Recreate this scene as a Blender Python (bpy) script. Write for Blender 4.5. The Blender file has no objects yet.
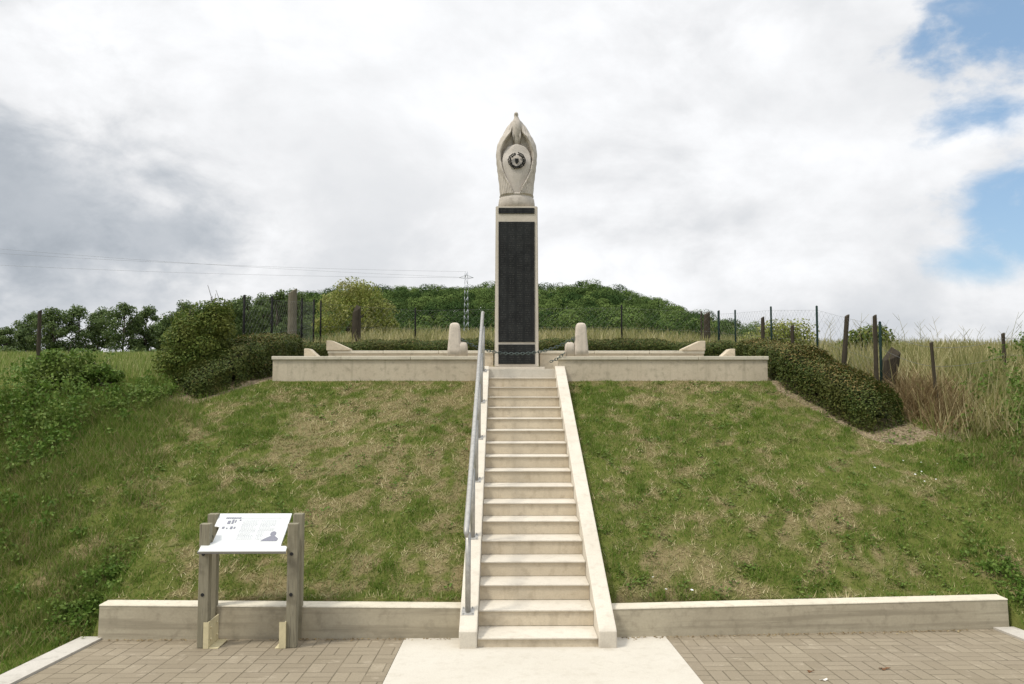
import bpy, bmesh, math, random
import numpy as np
from mathutils import Vector, Matrix

random.seed(7)
RNG = np.random.default_rng(11)
S = bpy.context.scene
COL = S.collection
R = math.radians

# ------------------------------------------------------------------ camera
CAM = np.array([-0.296, -6.766, 2.105]); FPX = 784.0; PITCH = .0592; YAW = .0115
cd = bpy.data.cameras.new('camera'); cam = bpy.data.objects.new('camera', cd); COL.objects.link(cam)
cam.location = CAM; cam.rotation_euler = (math.pi/2 + PITCH, 0, -YAW)
cd.sensor_width = 36; cd.lens = FPX/1024*36; cd.clip_start = .05; cd.clip_end = 5000
S.camera = cam

# ------------------------------------------------------------------ exposure
S.view_settings.view_transform = 'Standard'; S.view_settings.look = 'None'
S.view_settings.gamma = 1; S.view_settings.use_curve_mapping = False
S.view_settings.exposure = 0.36

# ------------------------------------------------------------------ sun
SUN = Vector((-.50, -.28, .82)).normalized()
sd = bpy.data.lights.new('sun', 'SUN'); so = bpy.data.objects.new('sun', sd); COL.objects.link(so)
sd.energy = 2.0; sd.angle = R(10); sd.color = (1, .95, .86)
so.rotation_euler = SUN.to_track_quat('Z', 'Y').to_euler(); so.location = (-20, -10, 30)

# ------------------------------------------------------------------ node helper
class NT:
    def __init__(s, nt): s.nt = nt; s.n = nt.nodes; s.l = nt.links
    def new(s, t, **kw):
        n = s.n.new(t)
        for k, v in kw.items(): setattr(n, k, v)
        return n
    def put(s, sock, v):
        if isinstance(v, bpy.types.NodeSocket): s.l.new(v, sock)
        elif v is not None:
            if isinstance(v, tuple) and len(v) == 3 and sock.type == 'RGBA': v = (*v, 1)
            sock.default_value = v
    def m(s, op, a, b=None, c=None, clamp=False):
        n = s.new('ShaderNodeMath', operation=op, use_clamp=clamp)
        for i, v in enumerate((a, b, c)):
            if v is not None: s.put(n.inputs[i], v)
        return n.outputs[0]
    def vm(s, op, a, b=None):
        n = s.new('ShaderNodeVectorMath', operation=op)
        s.put(n.inputs[0], a)
        if b is not None: s.put(n.inputs[3 if op == 'SCALE' else 1], b)
        return n.outputs['Value' if op in ('DOT_PRODUCT', 'LENGTH') else 'Vector']
    def noise(s, vec, scale, detail=4, rough=.55, dist=0, color=False):
        n = s.new('ShaderNodeTexNoise')
        s.put(n.inputs['Vector'], vec); n.inputs['Scale'].default_value = scale
        n.inputs['Detail'].default_value = detail; n.inputs['Roughness'].default_value = rough
        n.inputs['Distortion'].default_value = dist
        return n.outputs['Color' if color else 'Fac']
    def ss(s, v, a, b, lo=0., hi=1.):
        n = s.new('ShaderNodeMapRange', interpolation_type='SMOOTHSTEP')
        s.put(n.inputs[0], v)
        for i, x in enumerate((a, b, lo, hi)): s.put(n.inputs[i+1], x)
        return n.outputs[0]
    def mix(s, f, a, b, blend='MIX'):
        n = s.new('ShaderNodeMix', data_type='RGBA', blend_type=blend)
        s.put(n.inputs[0], f); s.put(n.inputs[6], a); s.put(n.inputs[7], b)
        return n.outputs[2]
    def ramp(s, f, stops):
        n = s.new('ShaderNodeValToRGB'); s.put(n.inputs[0], f); e = n.color_ramp.elements
        while len(e) < len(stops): e.new(.5)
        for x, (p, c) in zip(e, stops): x.position = p; x.color = (*c, 1)
        return n.outputs[0]
    def sep(s, v):
        n = s.new('ShaderNodeSeparateXYZ'); s.put(n.inputs[0], v); return n.outputs
    def comb(s, x, y, z):
        n = s.new('ShaderNodeCombineXYZ')
        for i, v in enumerate((x, y, z)): s.put(n.inputs[i], v)
        return n.outputs[0]

# ------------------------------------------------------------------ world: nishita sky under broken cloud
W = bpy.data.worlds.new('World'); S.world = W; W.use_nodes = True
w = NT(W.node_tree); w.n.clear()
sky = w.new('ShaderNodeTexSky', sky_type='NISHITA'); sky.sun_disc = False
sky.sun_elevation = math.asin(SUN.z); sky.sun_rotation = math.atan2(SUN.x, SUN.y)
sky.air_density = 1.1; sky.dust_density = .6; sky.ozone_density = 1.5
D = w.new('ShaderNodeTexCoord').outputs['Generated']
dx, dy, dz = w.sep(D)
P = w.comb(dx, dy, w.m('MULTIPLY', dz, 1.55))
n1 = w.noise(w.vm('ADD', P, (0.4, 1.7, 0.3)), 3.0, 9, .55, .35)
n2 = w.noise(w.vm('ADD', P, (7.3, 2.1, 4.4)), 6.5, 8, .58, .35)
n3 = w.noise(w.vm('ADD', P, (3.1, 9.2, 1.0)), 15, 7, .6, .25)
wob = w.m('ADD', w.m('MULTIPLY', w.m('SUBTRACT', n2, .5), .30), w.m('MULTIPLY', w.m('SUBTRACT', n3, .5), .22))
def blob(c, r0, r1, k=1.0, sq=1.0):
    c = Vector(c).normalized()
    d = w.vm('SUBTRACT', D, tuple(c))
    x, y, z = w.sep(d)
    d = w.vm('LENGTH', w.comb(x, y, w.m('MULTIPLY', z, sq)))
    return w.ss(w.m('ADD', d, w.m('MULTIPLY', wob, k)), r1, r0)
# blue gaps
gap = None
for c, r0, r1, k, sq in (((.545, .755, .40), .06, .15, .9, 1.15), ((.525, .80, .285), .01, .09, .65, 2.4),
                         ((.585, .795, .185), .045, .125, .65, 1.5), ((.52, .85, .135), -.01, .08, .5, 2.4),
                         ((.9, .3, .5), .2, .6, 1, 1), ((-.2, -.8, .5), .2, .5, 1, 1)):
    b = blob(c, r0, r1, k, sq); gap = b if gap is None else w.m('MAXIMUM', gap, b)
gap = w.m('MULTIPLY', gap, w.ss(n3, .2, .45, .7, 1.0))
# cloud body: bright white to soft grey
lum = w.ss(n1, .36, .62, .74, 1.0)
lum = w.m('MULTIPLY', lum, w.ss(n2, .32, .62, .87, 1.0))
lum = w.m('MULTIPLY', lum, w.ss(n3, .3, .62, .955, 1.01))
glow = w.m('MAXIMUM', blob((-.12, .90, .36), .0, .42, .6, 1.1), w.m('MULTIPLY', blob((.40, .86, .30), .0, .26, .5), .8))
lum = w.m('ADD', w.m('MULTIPLY', lum, w.m('SUBTRACT', 1.0, w.m('MULTIPLY', glow, .5))), w.m('MULTIPLY', glow, .5))
dk = blob((-.52, .85, .20), .05, .25, .6, 1.7)
dk = w.m('MAXIMUM', dk, w.m('MULTIPLY', blob((-.40, .90, .175), .02, .17, .55, 2.2), .85))
dk2 = w.m('MULTIPLY', blob((-.55, .80, .27), .0, .24, .7, 1.2), .30)
lum = w.m('MULTIPLY', lum, w.m('SUBTRACT', 1.0, w.m('MULTIPLY', w.m('MAXIMUM', dk, dk2), .44)))
cc = w.mix(w.ss(lum, .35, .88), (.84, .93, 1.04), (.985, .995, 1.015))
high = w.ss(dz, .40, .9, 1.0, 2.1)                       # overcast brightens overhead; boosted further out of view to lift ambient light
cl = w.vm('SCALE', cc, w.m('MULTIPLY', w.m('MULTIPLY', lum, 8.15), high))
blue = w.vm('SCALE', w.mix(.45, sky.outputs[0], (2.9, 4.5, 6.4)), 1.0)
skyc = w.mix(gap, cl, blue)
low = w.ss(dz, -.06, .0)
skyc = w.mix(low, (3.5, 3.6, 3.4), skyc)
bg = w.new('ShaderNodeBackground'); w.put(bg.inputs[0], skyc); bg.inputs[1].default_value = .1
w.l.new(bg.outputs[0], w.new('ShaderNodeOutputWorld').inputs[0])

# ------------------------------------------------------------------ materials
def newmat(name):
    m = bpy.data.materials.new(name); m.use_nodes = True
    t = NT(m.node_tree); t.n.clear()
    b = t.new('ShaderNodeBsdfPrincipled'); o = t.new('ShaderNodeOutputMaterial')
    t.l.new(b.outputs[0], o.inputs[0]); t.b = b; t.o = o
    t.pos = t.new('ShaderNodeNewGeometry').outputs['Position']
    return m, t
def setb(t, **kw):
    names = dict(col='Base Color', rough='Roughness', metal='Metallic', spec='Specular IOR Level')
    for k, v in kw.items(): t.put(t.b.inputs[names[k]], v)
def bump(t, h, strength=.3, dist=.01):
    n = t.new('ShaderNodeBump'); n.inputs['Strength'].default_value = strength
    n.inputs['Distance'].default_value = dist; t.put(n.inputs['Height'], h)
    t.l.new(n.outputs[0], t.b.inputs['Normal'])

def stone(name, base, dark, stain, amt=.5, grain=60, streak=True, big=1.3, band=0):
    m, t = newmat(name)
    a = t.noise(t.pos, big, 6, .6); g = t.noise(t.pos, grain, 3, .6); f = t.noise(t.pos, 11, 6, .65)
    c = t.mix(t.ss(a, .3, .7), base, dark)
    c = t.mix(t.m('MULTIPLY', t.ss(f, .48, .72), amt), c, stain)
    if streak:
        x, y, z = t.sep(t.pos)
        st = t.noise(t.comb(t.m('MULTIPLY', x, 9.0), t.m('MULTIPLY', y, 9.0), t.m('MULTIPLY', z, .7)), 1.0, 5, .65)
        c = t.mix(t.m('MULTIPLY', t.ss(st, .5, .74), amt*.8), c, stain)
    if band:
        x, y, z = t.sep(t.pos)
        bn = t.noise(t.comb(t.m('MULTIPLY', x, .7), t.m('MULTIPLY', y, .7), t.m('MULTIPLY', z, 16.0)), 1.0, 5, .6)
        c = t.mix(t.ss(bn, .46, .66, 0, band), c, stain)
    c = t.mix(t.ss(g, .35, .65, 0, .22), c, tuple(x*.62 for x in base))
    setb(t, col=c, rough=.88, spec=.25)
    bump(t, t.m('ADD', t.m('MULTIPLY', g, .5), f), .35, .006)
    return m
M = {}
M['tread'] = stone('pale_concrete', (0.623, 0.568, 0.470), (0.539, 0.486, 0.396), (0.379, 0.327, 0.258), .40, 80, False)
M['stair'] = stone('stair_stone', (0.628, 0.539, 0.401), (0.527, 0.449, 0.327), (0.364, 0.296, 0.205), .55, 70)
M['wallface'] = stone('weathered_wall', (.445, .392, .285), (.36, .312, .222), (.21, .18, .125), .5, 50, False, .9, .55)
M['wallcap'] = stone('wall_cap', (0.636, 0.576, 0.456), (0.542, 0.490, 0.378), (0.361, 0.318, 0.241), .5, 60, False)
M['upper'] = stone('upper_wall_stone', (0.585, 0.503, 0.374), (0.507, 0.428, 0.312), (0.292, 0.250, 0.178), .6, 60)
M['column'] = stone('column_stone', (0.608, 0.548, 0.460), (0.534, 0.476, 0.389), (0.368, 0.333, 0.274), .4, 60)
M['sculpt'] = stone('carved_stone', (0.560, 0.503, 0.436), (0.460, 0.410, 0.349), (0.270, 0.237, 0.197), .7, 40, True, 3)
M['shieldstone'] = stone('shield_stone', (0.563, 0.511, 0.455), (0.500, 0.449, 0.390), (0.357, 0.317, 0.270), .4, 40, True, 3)
M['bollard'] = stone('bollard_stone', (0.602, 0.526, 0.434), (0.529, 0.456, 0.373), (0.329, 0.290, 0.234), .55, 60)
M['slab'] = stone('cast_slab', (0.576, 0.534, 0.454), (0.527, 0.484, 0.403), (0.412, 0.364, 0.286), .38, 90, False, .8)
M['kerb'] = stone('kerb_concrete', (0.516, 0.482, 0.421), (0.447, 0.413, 0.353), (0.292, 0.267, 0.224), .5, 60, False)

def paving():
    m, t = newmat('basketweave_pavers')
    x, y, z = t.sep(t.pos); C = .235
    u = t.m('DIVIDE', t.m('ADD', x, 10.02), C); v = t.m('DIVIDE', t.m('ADD', y, 10.07), C)
    iu, iv = t.m('FLOOR', u), t.m('FLOOR', v); fu, fv = t.m('FRACT', u), t.m('FRACT', v)
    par = t.m('MODULO', t.m('ADD', iu, iv), 2.0)
    a = t.m('ABSOLUTE', t.m('SUBTRACT', t.m('ADD', t.m('MULTIPLY', par, fu), t.m('MULTIPLY', t.m('SUBTRACT', 1.0, par), fv)), .5))
    half = t.m('GREATER_THAN', t.m('ADD', t.m('MULTIPLY', par, fu), t.m('MULTIPLY', t.m('SUBTRACT', 1.0, par), fv)), .5)
    e = t.m('MINIMUM', t.m('MINIMUM', fu, t.m('SUBTRACT', 1.0, fu)), t.m('MINIMUM', fv, t.m('SUBTRACT', 1.0, fv)))
    wig = t.m('MULTIPLY', t.m('SUBTRACT', t.noise(t.pos, 25, 3), .5), .035)
    d = t.m('ADD', t.m('MINIMUM', e, a), wig)
    j = t.ss(d, .004, .034)
    wn = t.new('ShaderNodeTexWhiteNoise', noise_dimensions='3D'); t.put(wn.inputs['Vector'], t.comb(iu, iv, half))
    c = t.ramp(wn.outputs['Value'], [(0, (.228, .188, .128)), (.5, (.256, .213, .147)), (1, (.288, .241, .168))])
    c = t.mix(t.ss(t.noise(t.pos, 1.1, 5, .6), .35, .7, 0, .5), c, (.26, .215, .155))
    c = t.mix(t.ss(t.noise(t.pos, 90, 3), .4, .7, 0, .3), c, (.16, .135, .10))
    c = t.mix(t.ss(t.noise(t.pos, 7, 5, .7), .55, .72, 0, .45), c, (.42, .36, .27))
    mossy = t.mix(t.ss(t.noise(t.pos, 3.0, 4), .45, .65), (.13, .108, .07), (.20, .165, .11))
    c = t.mix(j, mossy, c)
    setb(t, col=c, rough=.9, spec=.2); bump(t, t.m('ADD', t.m('MULTIPLY', j, 1.0), t.m('MULTIPLY', t.noise(t.pos, 110, 2), .25)), .6, .006)
    return m
M['paving'] = paving()

def ground_mat():
    m, t = newmat('turf_soil')
    at = t.new('ShaderNodeAttribute', attribute_name='dry').outputs['Fac']
    soil = t.new('ShaderNodeAttribute', attribute_name='soil').outputs['Fac']
    f = t.noise(t.pos, 9, 6, .65); g = t.noise(t.pos, 55, 4, .65)
    green = t.mix(t.ss(f, .3, .7), (.085, .105, .022), (.135, .145, .038))
    dry = t.mix(t.ss(g, .3, .7), (.17, .138, .064), (.265, .215, .112))
    c = t.mix(t.ss(t.m('ADD', at, t.m('MULTIPLY', t.m('SUBTRACT', f, .5), .8)), .22, .72), green, dry)
    c = t.mix(t.ss(g, .48, .78, 0, .45), c, (.06, .052, .022))
    sc = t.mix(t.ss(t.noise(t.pos, 30, 5, .7), .35, .65), (.13, .095, .055), (.33, .265, .17))
    c = t.mix(t.ss(t.m('ADD', soil, t.m('MULTIPLY', t.m('SUBTRACT', f, .5), .9)), .4, .6), c, sc)
    setb(t, col=c, rough=1, spec=.05); bump(t, t.m('ADD', f, t.m('MULTIPLY', g, .5)), .8, .04)
    return m
M['ground'] = ground_mat()

def leaf_mat(name, stops, trans=.25, big=1.5, bigcol=None, bigamt=.5, rough=.55, attr=None, spec=.15, jit=.7):
    m, t = newmat(name)
    rnd = t.new('ShaderNodeNewGeometry').outputs['Random Per Island']
    c = t.ramp(rnd, stops)
    if bigcol: c = t.mix(t.ss(t.noise(t.pos, big, 4, .6), .42, .66, 0, bigamt), c, bigcol)
    if attr:
        a = t.new('ShaderNodeAttribute', attribute_name='dry').outputs['Fac']
        c = t.mix(t.ss(t.m('ADD', a, t.m('MULTIPLY', t.m('SUBTRACT', rnd, .5), jit)), .12, .68), c, t.ramp(rnd, attr))
    setb(t, col=c, rough=rough, spec=spec)
    if trans:
        tr = t.new('ShaderNodeBsdfTranslucent'); t.put(tr.inputs[0], c)
        mx = t.new('ShaderNodeMixShader'); mx.inputs[0].default_value = trans
        t.l.new(t.b.outputs[0], mx.inputs[1]); t.l.new(tr.outputs[0], mx.inputs[2]); t.l.new(mx.outputs[0], t.o.inputs[0])
    return m
M['lawn'] = leaf_mat('lawn_blades', [(0, (.085, .155, .018)), (.5, (.135, .215, .030)), (1, (.225, .26, .06))], .3,
                     attr=[(0, (.20, .165, .066)), (.5, (.185, .170, .056)), (1, (.34, .28, .135))])
M['meadow'] = leaf_mat('meadow_blades', [(0, (.13, .19, .035)), (.5, (.20, .25, .06)), (.85, (.28, .30, .10)), (1, (.42, .38, .18))], .25)
M['straw'] = leaf_mat('straw_blades', [(0, (.17, .18, .05)), (.4, (.30, .27, .11)), (.8, (.44, .38, .19)), (1, (.58, .51, .30))], .25, .9, (.15, .17, .05), .75)
M['rust'] = leaf_mat('dead_bracken', [(0, (.14, .095, .042)), (.6, (.25, .18, .088)), (1, (.38, .30, .16))], .2)
M['nettle'] = leaf_mat('nettle_leaves', [(0, (.060, .115, .016)), (.6, (.105, .185, .028)), (1, (.18, .245, .055))], .32, 1.6, (.17, .20, .05), .55)
M['hedge'] = leaf_mat('hedge_leaves', [(0, (.036, .054, .011)), (.55, (.070, .098, .019)), (.94, (.125, .140, .034)), (1, (.18, .130, .045))], .2, 2.2, (.095, .088, .022), .5)
M['hedgetop'] = leaf_mat('browned_tips', [(0, (.11, .10, .026)), (.5, (.17, .13, .042)), (1, (.25, .18, .065))], .2)
M['bush'] = leaf_mat('bush_leaves', [(0, (.052, .085, .014)), (.6, (.10, .145, .026)), (1, (.20, .215, .05))], .3, 1.7, (.19, .20, .048), .65)
M['willow'] = leaf_mat('willow_leaves', [(0, (.17, .21, .035)), (.6, (.25, .28, .06)), (1, (.36, .34, .12))], .3, .8, (.27, .24, .11), .6)
M['tree'] = leaf_mat('tree_leaves', [(0, (.062, .100, .034)), (.6, (.105, .155, .048)), (1, (.165, .205, .07))], .3, .12, (.11, .15, .045), .6)
M['forest'] = leaf_mat('forest_leaves', [(0, (.034, .064, .021)), (1, (.048, .084, .026))], .15, .02, (.075, .112, .036), .4, attr=[(0, (.105, .160, .044)), (1, (.150, .200, .060))], spec=0, jit=.12)

def wood(name, a, b, dark):
    m, t = newmat(name)
    x, y, z = t.sep(t.new('ShaderNodeTexCoord').outputs['Object'])
    v = t.comb(t.m('MULTIPLY', x, 55.0), t.m('MULTIPLY', y, 55.0), t.m('MULTIPLY', z, 2.2))
    g = t.noise(v, 1, 6, .65, .4); f = t.noise(t.pos, 6, 4)
    c = t.mix(t.ss(g, .3, .7), a, b); c = t.mix(t.ss(g, .56, .68, 0, .8), c, dark); c = t.mix(t.ss(f, .5, .75, 0, .5), c, dark)
    setb(t, col=c, rough=.85, spec=.2); bump(t, g, .6, .006)
    return m
M['post_wood'] = wood('grey_timber', (.20, .178, .120), (.285, .258, .185), (.10, .086, .058))
M['old_wood'] = wood('old_dark_timber', (.034, .027, .018), (.070, .057, .038), (.014, .011, .008))
M['pale_old_wood'] = wood('lichen_timber', (.115, .10, .07), (.17, .15, .105), (.055, .046, .032))
M['bark'] = wood('bark', (.06, .05, .035), (.10, .085, .06), (.03, .025, .018))

def plain(name, col, rough, metal=0, nz=.25, scale=20, spec=.4):
    m, t = newmat(name)
    f = t.noise(t.pos, scale, 5, .6)
    setb(t, col=t.mix(t.ss(f, .35, .7, 0, nz), col, tuple(c*.45 for c in col)), rough=t.ss(f, .3, .7, rough*.8, min(1, rough*1.2)), metal=metal, spec=spec)
    return m
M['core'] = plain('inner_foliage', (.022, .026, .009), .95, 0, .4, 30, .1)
M['steel'] = plain('galvanised_steel', (.40, .385, .35), .40, .3, .4)
M['bronze'] = plain('dark_bronze', (.014, .014, .012), .6, 0, .4, 60, .2)
M['chain'] = plain('chain_iron', (.085, .11, .10), .5, .6, .4, 60)
M['greenpost'] = plain('green_metal', (.010, .026, .020), .7, 0, .25, 20, .15)
M['darkpost'] = plain('dark_metal', (.014, .014, .013), .8, 0, .25, 20, .1)
M['wire'] = plain('wire', (.20, .20, .19), .5, .5)
M['pylon'] = plain('pylon_steel', (.42, .44, .46), .5, .5)
M['cream'] = plain('cream_paint', (.62, .54, .33), .5, 0, .3, 15)
M['board'] = plain('board_white', (.62, .63, .61), .22, 0, .06, 8, .5)
M['board_edge'] = plain('board_edge', (.30, .30, .31), .4)
M['ink'] = plain('ink_grey', (.20, .20, .235), .3, 0, .2, 60)
M['ink_pale'] = plain('ink_pale', (.46, .47, .50), .3, 0, .2, 60)
M['ink_rule'] = plain('ink_rule', (.36, .38, .41), .3)
M['petal'] = plain('petal', (.80, .80, .76), .6, 0, .05)
M['leaf_dead'] = plain('dead_leaf', (.16, .075, .03), .8)
M['paper'] = plain('pale_scrap', (.70, .66, .58), .8)
M['bolt'] = plain('bolt_black', (.015, .015, .015), .5)

def tablet():
    m, t = newmat('bronze_tablet')
    x, y, z = t.sep(t.pos)
    row = t.m('FRACT', t.m('MULTIPLY', z, 26.0)); on = t.ss(t.m('ABSOLUTE', t.m('SUBTRACT', row, .5)), .30, .22)
    ri = t.m('FLOOR', t.m('MULTIPLY', z, 26.0))
    ch = t.noise(t.comb(t.m('MULTIPLY', x, 95.0), t.m('MULTIPLY', ri, 7.3), 0.0), 1, 2)
    colm = t.m('FRACT', t.m('MULTIPLY', t.m('ADD', x, 10.06), 7.2)); cm = t.ss(colm, .72, .68)
    txt = t.m('MULTIPLY', t.m('MULTIPLY', on, t.ss(ch, .47, .55)), cm)
    f = t.noise(t.pos, 6, 5)
    c = t.mix(t.ss(f, .3, .7), (.008, .0085, .008), (.017, .018, .017))
    c = t.mix(t.m('MULTIPLY', txt, .30), c, (.085, .082, .072))
    setb(t, col=c, rough=.6, spec=.22); bump(t, txt, .3, .003)
    return m
M['tablet'] = tablet()

# ------------------------------------------------------------------ mesh helpers
class MB:
    """collects shapes and links them as one mesh object"""
    def __init__(s): s.bm = bmesh.new()
    def box(s, a, b, bev=0, rot=None, loc=None):
        a, b = Vector(a), Vector(b); c = (a+b)/2; d = b-a
        r = bmesh.ops.create_cube(s.bm, size=1, matrix=Matrix.Diagonal((abs(d.x), abs(d.y), abs(d.z), 1)))
        vs = r['verts']
        if bev:
            es = list({e for v in vs for e in v.link_edges})
            rb = bmesh.ops.bevel(s.bm, geom=es, offset=bev, segments=2, profile=.6, affect='EDGES')
            vs = list({v for f in rb['faces'] for v in f.verts} | {v for v in vs if v.is_valid})
        Mx = Matrix.Translation(c) @ (rot.to_4x4() if rot else Matrix())
        bmesh.ops.transform(s.bm, matrix=Mx, verts=vs)
        return vs
    def prism(s, pts, vec, bev=0):
        """polygon (list of 3D points) extruded by vec"""
        vec = Vector(vec); a = [s.bm.verts.new(p) for p in pts]; b = [s.bm.verts.new(Vector(p)+vec) for p in pts]
        n = len(pts); fs = [s.bm.faces.new(a), s.bm.faces.new(b[::-1])]
        for i in range(n): fs.append(s.bm.faces.new((a[i], b[i], b[(i+1) % n], a[(i+1) % n])))
        bmesh.ops.recalc_face_normals(s.bm, faces=fs)
        if bev:
            es = list({e for f in fs for e in f.edges})
            bmesh.ops.bevel(s.bm, geom=es, offset=bev, segments=2, profile=.6, affect='EDGES')
    def tube(s, pts, rad, seg=8, caps=True):
        pts = [Vector(p) for p in pts]; rad = rad if isinstance(rad, (list, tuple)) else [rad]*len(pts)
        rings = []; up = Vector((0, 0, 1))
        for i, p in enumerate(pts):
            t = (pts[min(i+1, len(pts)-1)]-pts[max(i-1, 0)]).normalized()
            u = t.cross(up); u = t.cross(Vector((1, 0, 0))) if u.length < 1e-3 else u
            u.normalize(); v = t.cross(u)
            rings.append([s.bm.verts.new(p+(u*math.cos(a)+v*math.sin(a))*rad[i]) for a in (2*math.pi*k/seg for k in range(seg))])
        for a, b in zip(rings, rings[1:]):
            for k in range(seg): s.bm.faces.new((a[k], a[(k+1) % seg], b[(k+1) % seg], b[k])).smooth = True
        if caps: s.bm.faces.new(rings[0][::-1]); s.bm.faces.new(rings[-1])
    def torus(s, c, R0, r0, ax, n=12, m=6, squash=1.0, dirv=None):
        ax = Vector(ax).normalized(); u = Vector(dirv).normalized() if dirv is not None else ax.orthogonal().normalized()
        u = (u-ax*u.dot(ax)).normalized(); v = ax.cross(u); c = Vector(c); rings = []
        for i in range(n):
            a = 2*math.pi*i/n; d = u*math.cos(a)+v*math.sin(a)*squash; q = c+d*R0; dn = d.normalized()
            rings.append([s.bm.verts.new(q+dn*r0*math.cos(b)+ax*r0*math.sin(b)) for b in (2*math.pi*k/m for k in range(m))])
        for i in range(n):
            for k in range(m):
                s.bm.faces.new((rings[i][k], rings[(i+1) % n][k], rings[(i+1) % n][(k+1) % m], rings[i][(k+1) % m])).smooth = True
    def ball(s, c, r, sub=2):
        r = r if isinstance(r, (tuple, list)) else (r, r, r)
        q = bmesh.ops.create_icosphere(s.bm, subdivisions=sub, radius=1, matrix=Matrix.Translation(c) @ Matrix.Diagonal((*r, 1)))
        for v in q['verts']:
            for f in v.link_faces: f.smooth = True
        return q['verts']
    def grid(s, X, Y, Z, wrap=False, smooth=True):
        """2D arrays of coordinates to a quad sheet"""
        n, m = X.shape; v = [[s.bm.verts.new((X[i, j], Y[i, j], Z[i, j])) for j in range(m)] for i in range(n)]
        for i in range(n-1):
            for j in range(m if wrap else m-1):
                s.bm.faces.new((v[i][j], v[i][(j+1) % m], v[i+1][(j+1) % m], v[i+1][j])).smooth = smooth
        return v
    def build(s, name, mat, parent=None, origin=None):
        me = bpy.data.meshes.new(name); bmesh.ops.recalc_face_normals(s.bm, faces=s.bm.faces[:])
        s.bm.to_mesh(me); s.bm.free(); me.materials.append(mat)
        o = bpy.data.objects.new(name, me); COL.objects.link(o)
        if origin is None and parent is not None: origin = parent.location
        if origin is not None:
            me.transform(Matrix.Translation(-Vector(origin)))
            if parent is None: o.location = origin
        if parent is not None: o.parent = parent
        return o

def tag(o, label=None, cat=None, group=None, kind=None):
    for k, v in (('label', label), ('category', cat), ('group', group), ('kind', kind)):
        if v: o[k] = v
    return o
def thing(name, label, cat, loc, group=None, rotz=0):
    o = bpy.data.objects.new(name, None); COL.objects.link(o); o.location = loc; o.rotation_euler = (0, 0, rotz)
    o.empty_display_size = .2
    return tag(o, label, cat, group)
def sub(o, parent, off=None):
    """hang a built object under a part whose origin equals its thing's base"""
    o.parent = parent; return o

def poly_mesh(name, V, mat, nper, attrs=None, parent=None, origin=(0, 0, 0)):
    """V: (N, nper, 3) loose polygons"""
    N = V.shape[0]; me = bpy.data.meshes.new(name); V = V-np.array(origin)
    me.vertices.add(N*nper); me.vertices.foreach_set('co', V.reshape(-1).astype(np.float32))
    me.loops.add(N*nper); me.loops.foreach_set('vertex_index', np.arange(N*nper, dtype=np.int32))
    me.polygons.add(N); me.polygons.foreach_set('loop_start', np.arange(0, N*nper, nper, dtype=np.int32))
    me.polygons.foreach_set('loop_total', np.full(N, nper, dtype=np.int32))
    for k, a in (attrs or {}).items():
        me.attributes.new(k, 'FLOAT', 'POINT').data.foreach_set('value', np.repeat(a, nper).astype(np.float32))
    me.update(calc_edges=True); me.materials.append(mat)
    o = bpy.data.objects.new(name, me); COL.objects.link(o)
    if parent is not None: o.parent = parent
    else: o.location = origin
    return o

def leaf_quads(P, size, aspect=.6, flat=0.0, nrm=None, rng=RNG):
    """rhombic leaves at P with random orientation (optionally pulled towards nrm)"""
    n = len(P); a = rng.normal(size=(n, 3)); a /= np.linalg.norm(a, axis=1)[:, None]
    if nrm is not None: a = a+nrm*1.2
    a[:, 2] += flat; a /= np.linalg.norm(a, axis=1)[:, None]
    h = rng.normal(size=(n, 3)); u = np.cross(a, h); u /= np.linalg.norm(u, axis=1)[:, None]; v = np.cross(a, u)
    s = (size*rng.uniform(.6, 1.3, n))[:, None]
    u = u*s*.5; v = v*s*.5*aspect
    return np.stack([P-u, P-v*1.0+u*.1, P+u, P+v*1.0+u*.1], 1)

def blades(P, h, wdt, lean=.35, rng=RNG, top=.15):
    """grass blades: four-cornered tapered strips"""
    n = len(P); az = rng.uniform(0, 2*np.pi, n); d = np.stack([np.cos(az), np.sin(az), 0*az], 1)
    la = rng.uniform(0, 2*np.pi, n); ln = (rng.uniform(0, 1, n)*lean*h)[:, None]
    L = np.stack([np.cos(la), np.sin(la), 0*la], 1)*ln
    w2 = (wdt*rng.uniform(.6, 1.3, n)/2)[:, None]; H = np.stack([0*h, 0*h, h], 1)
    tp = P+H+L
    return np.stack([P-d*w2, P+d*w2, tp+d*w2*top, tp-d*w2*top], 1)

def _hash(ix, iy, s):
    q = np.sin(ix*127.1+iy*311.7+s*74.7)*43758.5453; return q-np.floor(q)
def vnoise(x, y, s=0):
    ix, iy = np.floor(x), np.floor(y); fx, fy = x-ix, y-iy; fx = fx*fx*(3-2*fx); fy = fy*fy*(3-2*fy)
    return (_hash(ix, iy, s)*(1-fx)+_hash(ix+1, iy, s)*fx)*(1-fy)+(_hash(ix, iy+1, s)*(1-fx)+_hash(ix+1, iy+1, s)*fx)*fy
def fbm(x, y, s=0, o=4):
    r, a, t = 0, .5, 0
    for k in range(o): r = r+a*vnoise(x*2**k, y*2**k, s+k); t += a; a *= .55
    return r/t
def sstep(x, a, b):
    t = np.clip((x-a)/(b-a), 0, 1); return t*t*(3-2*t)

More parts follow.
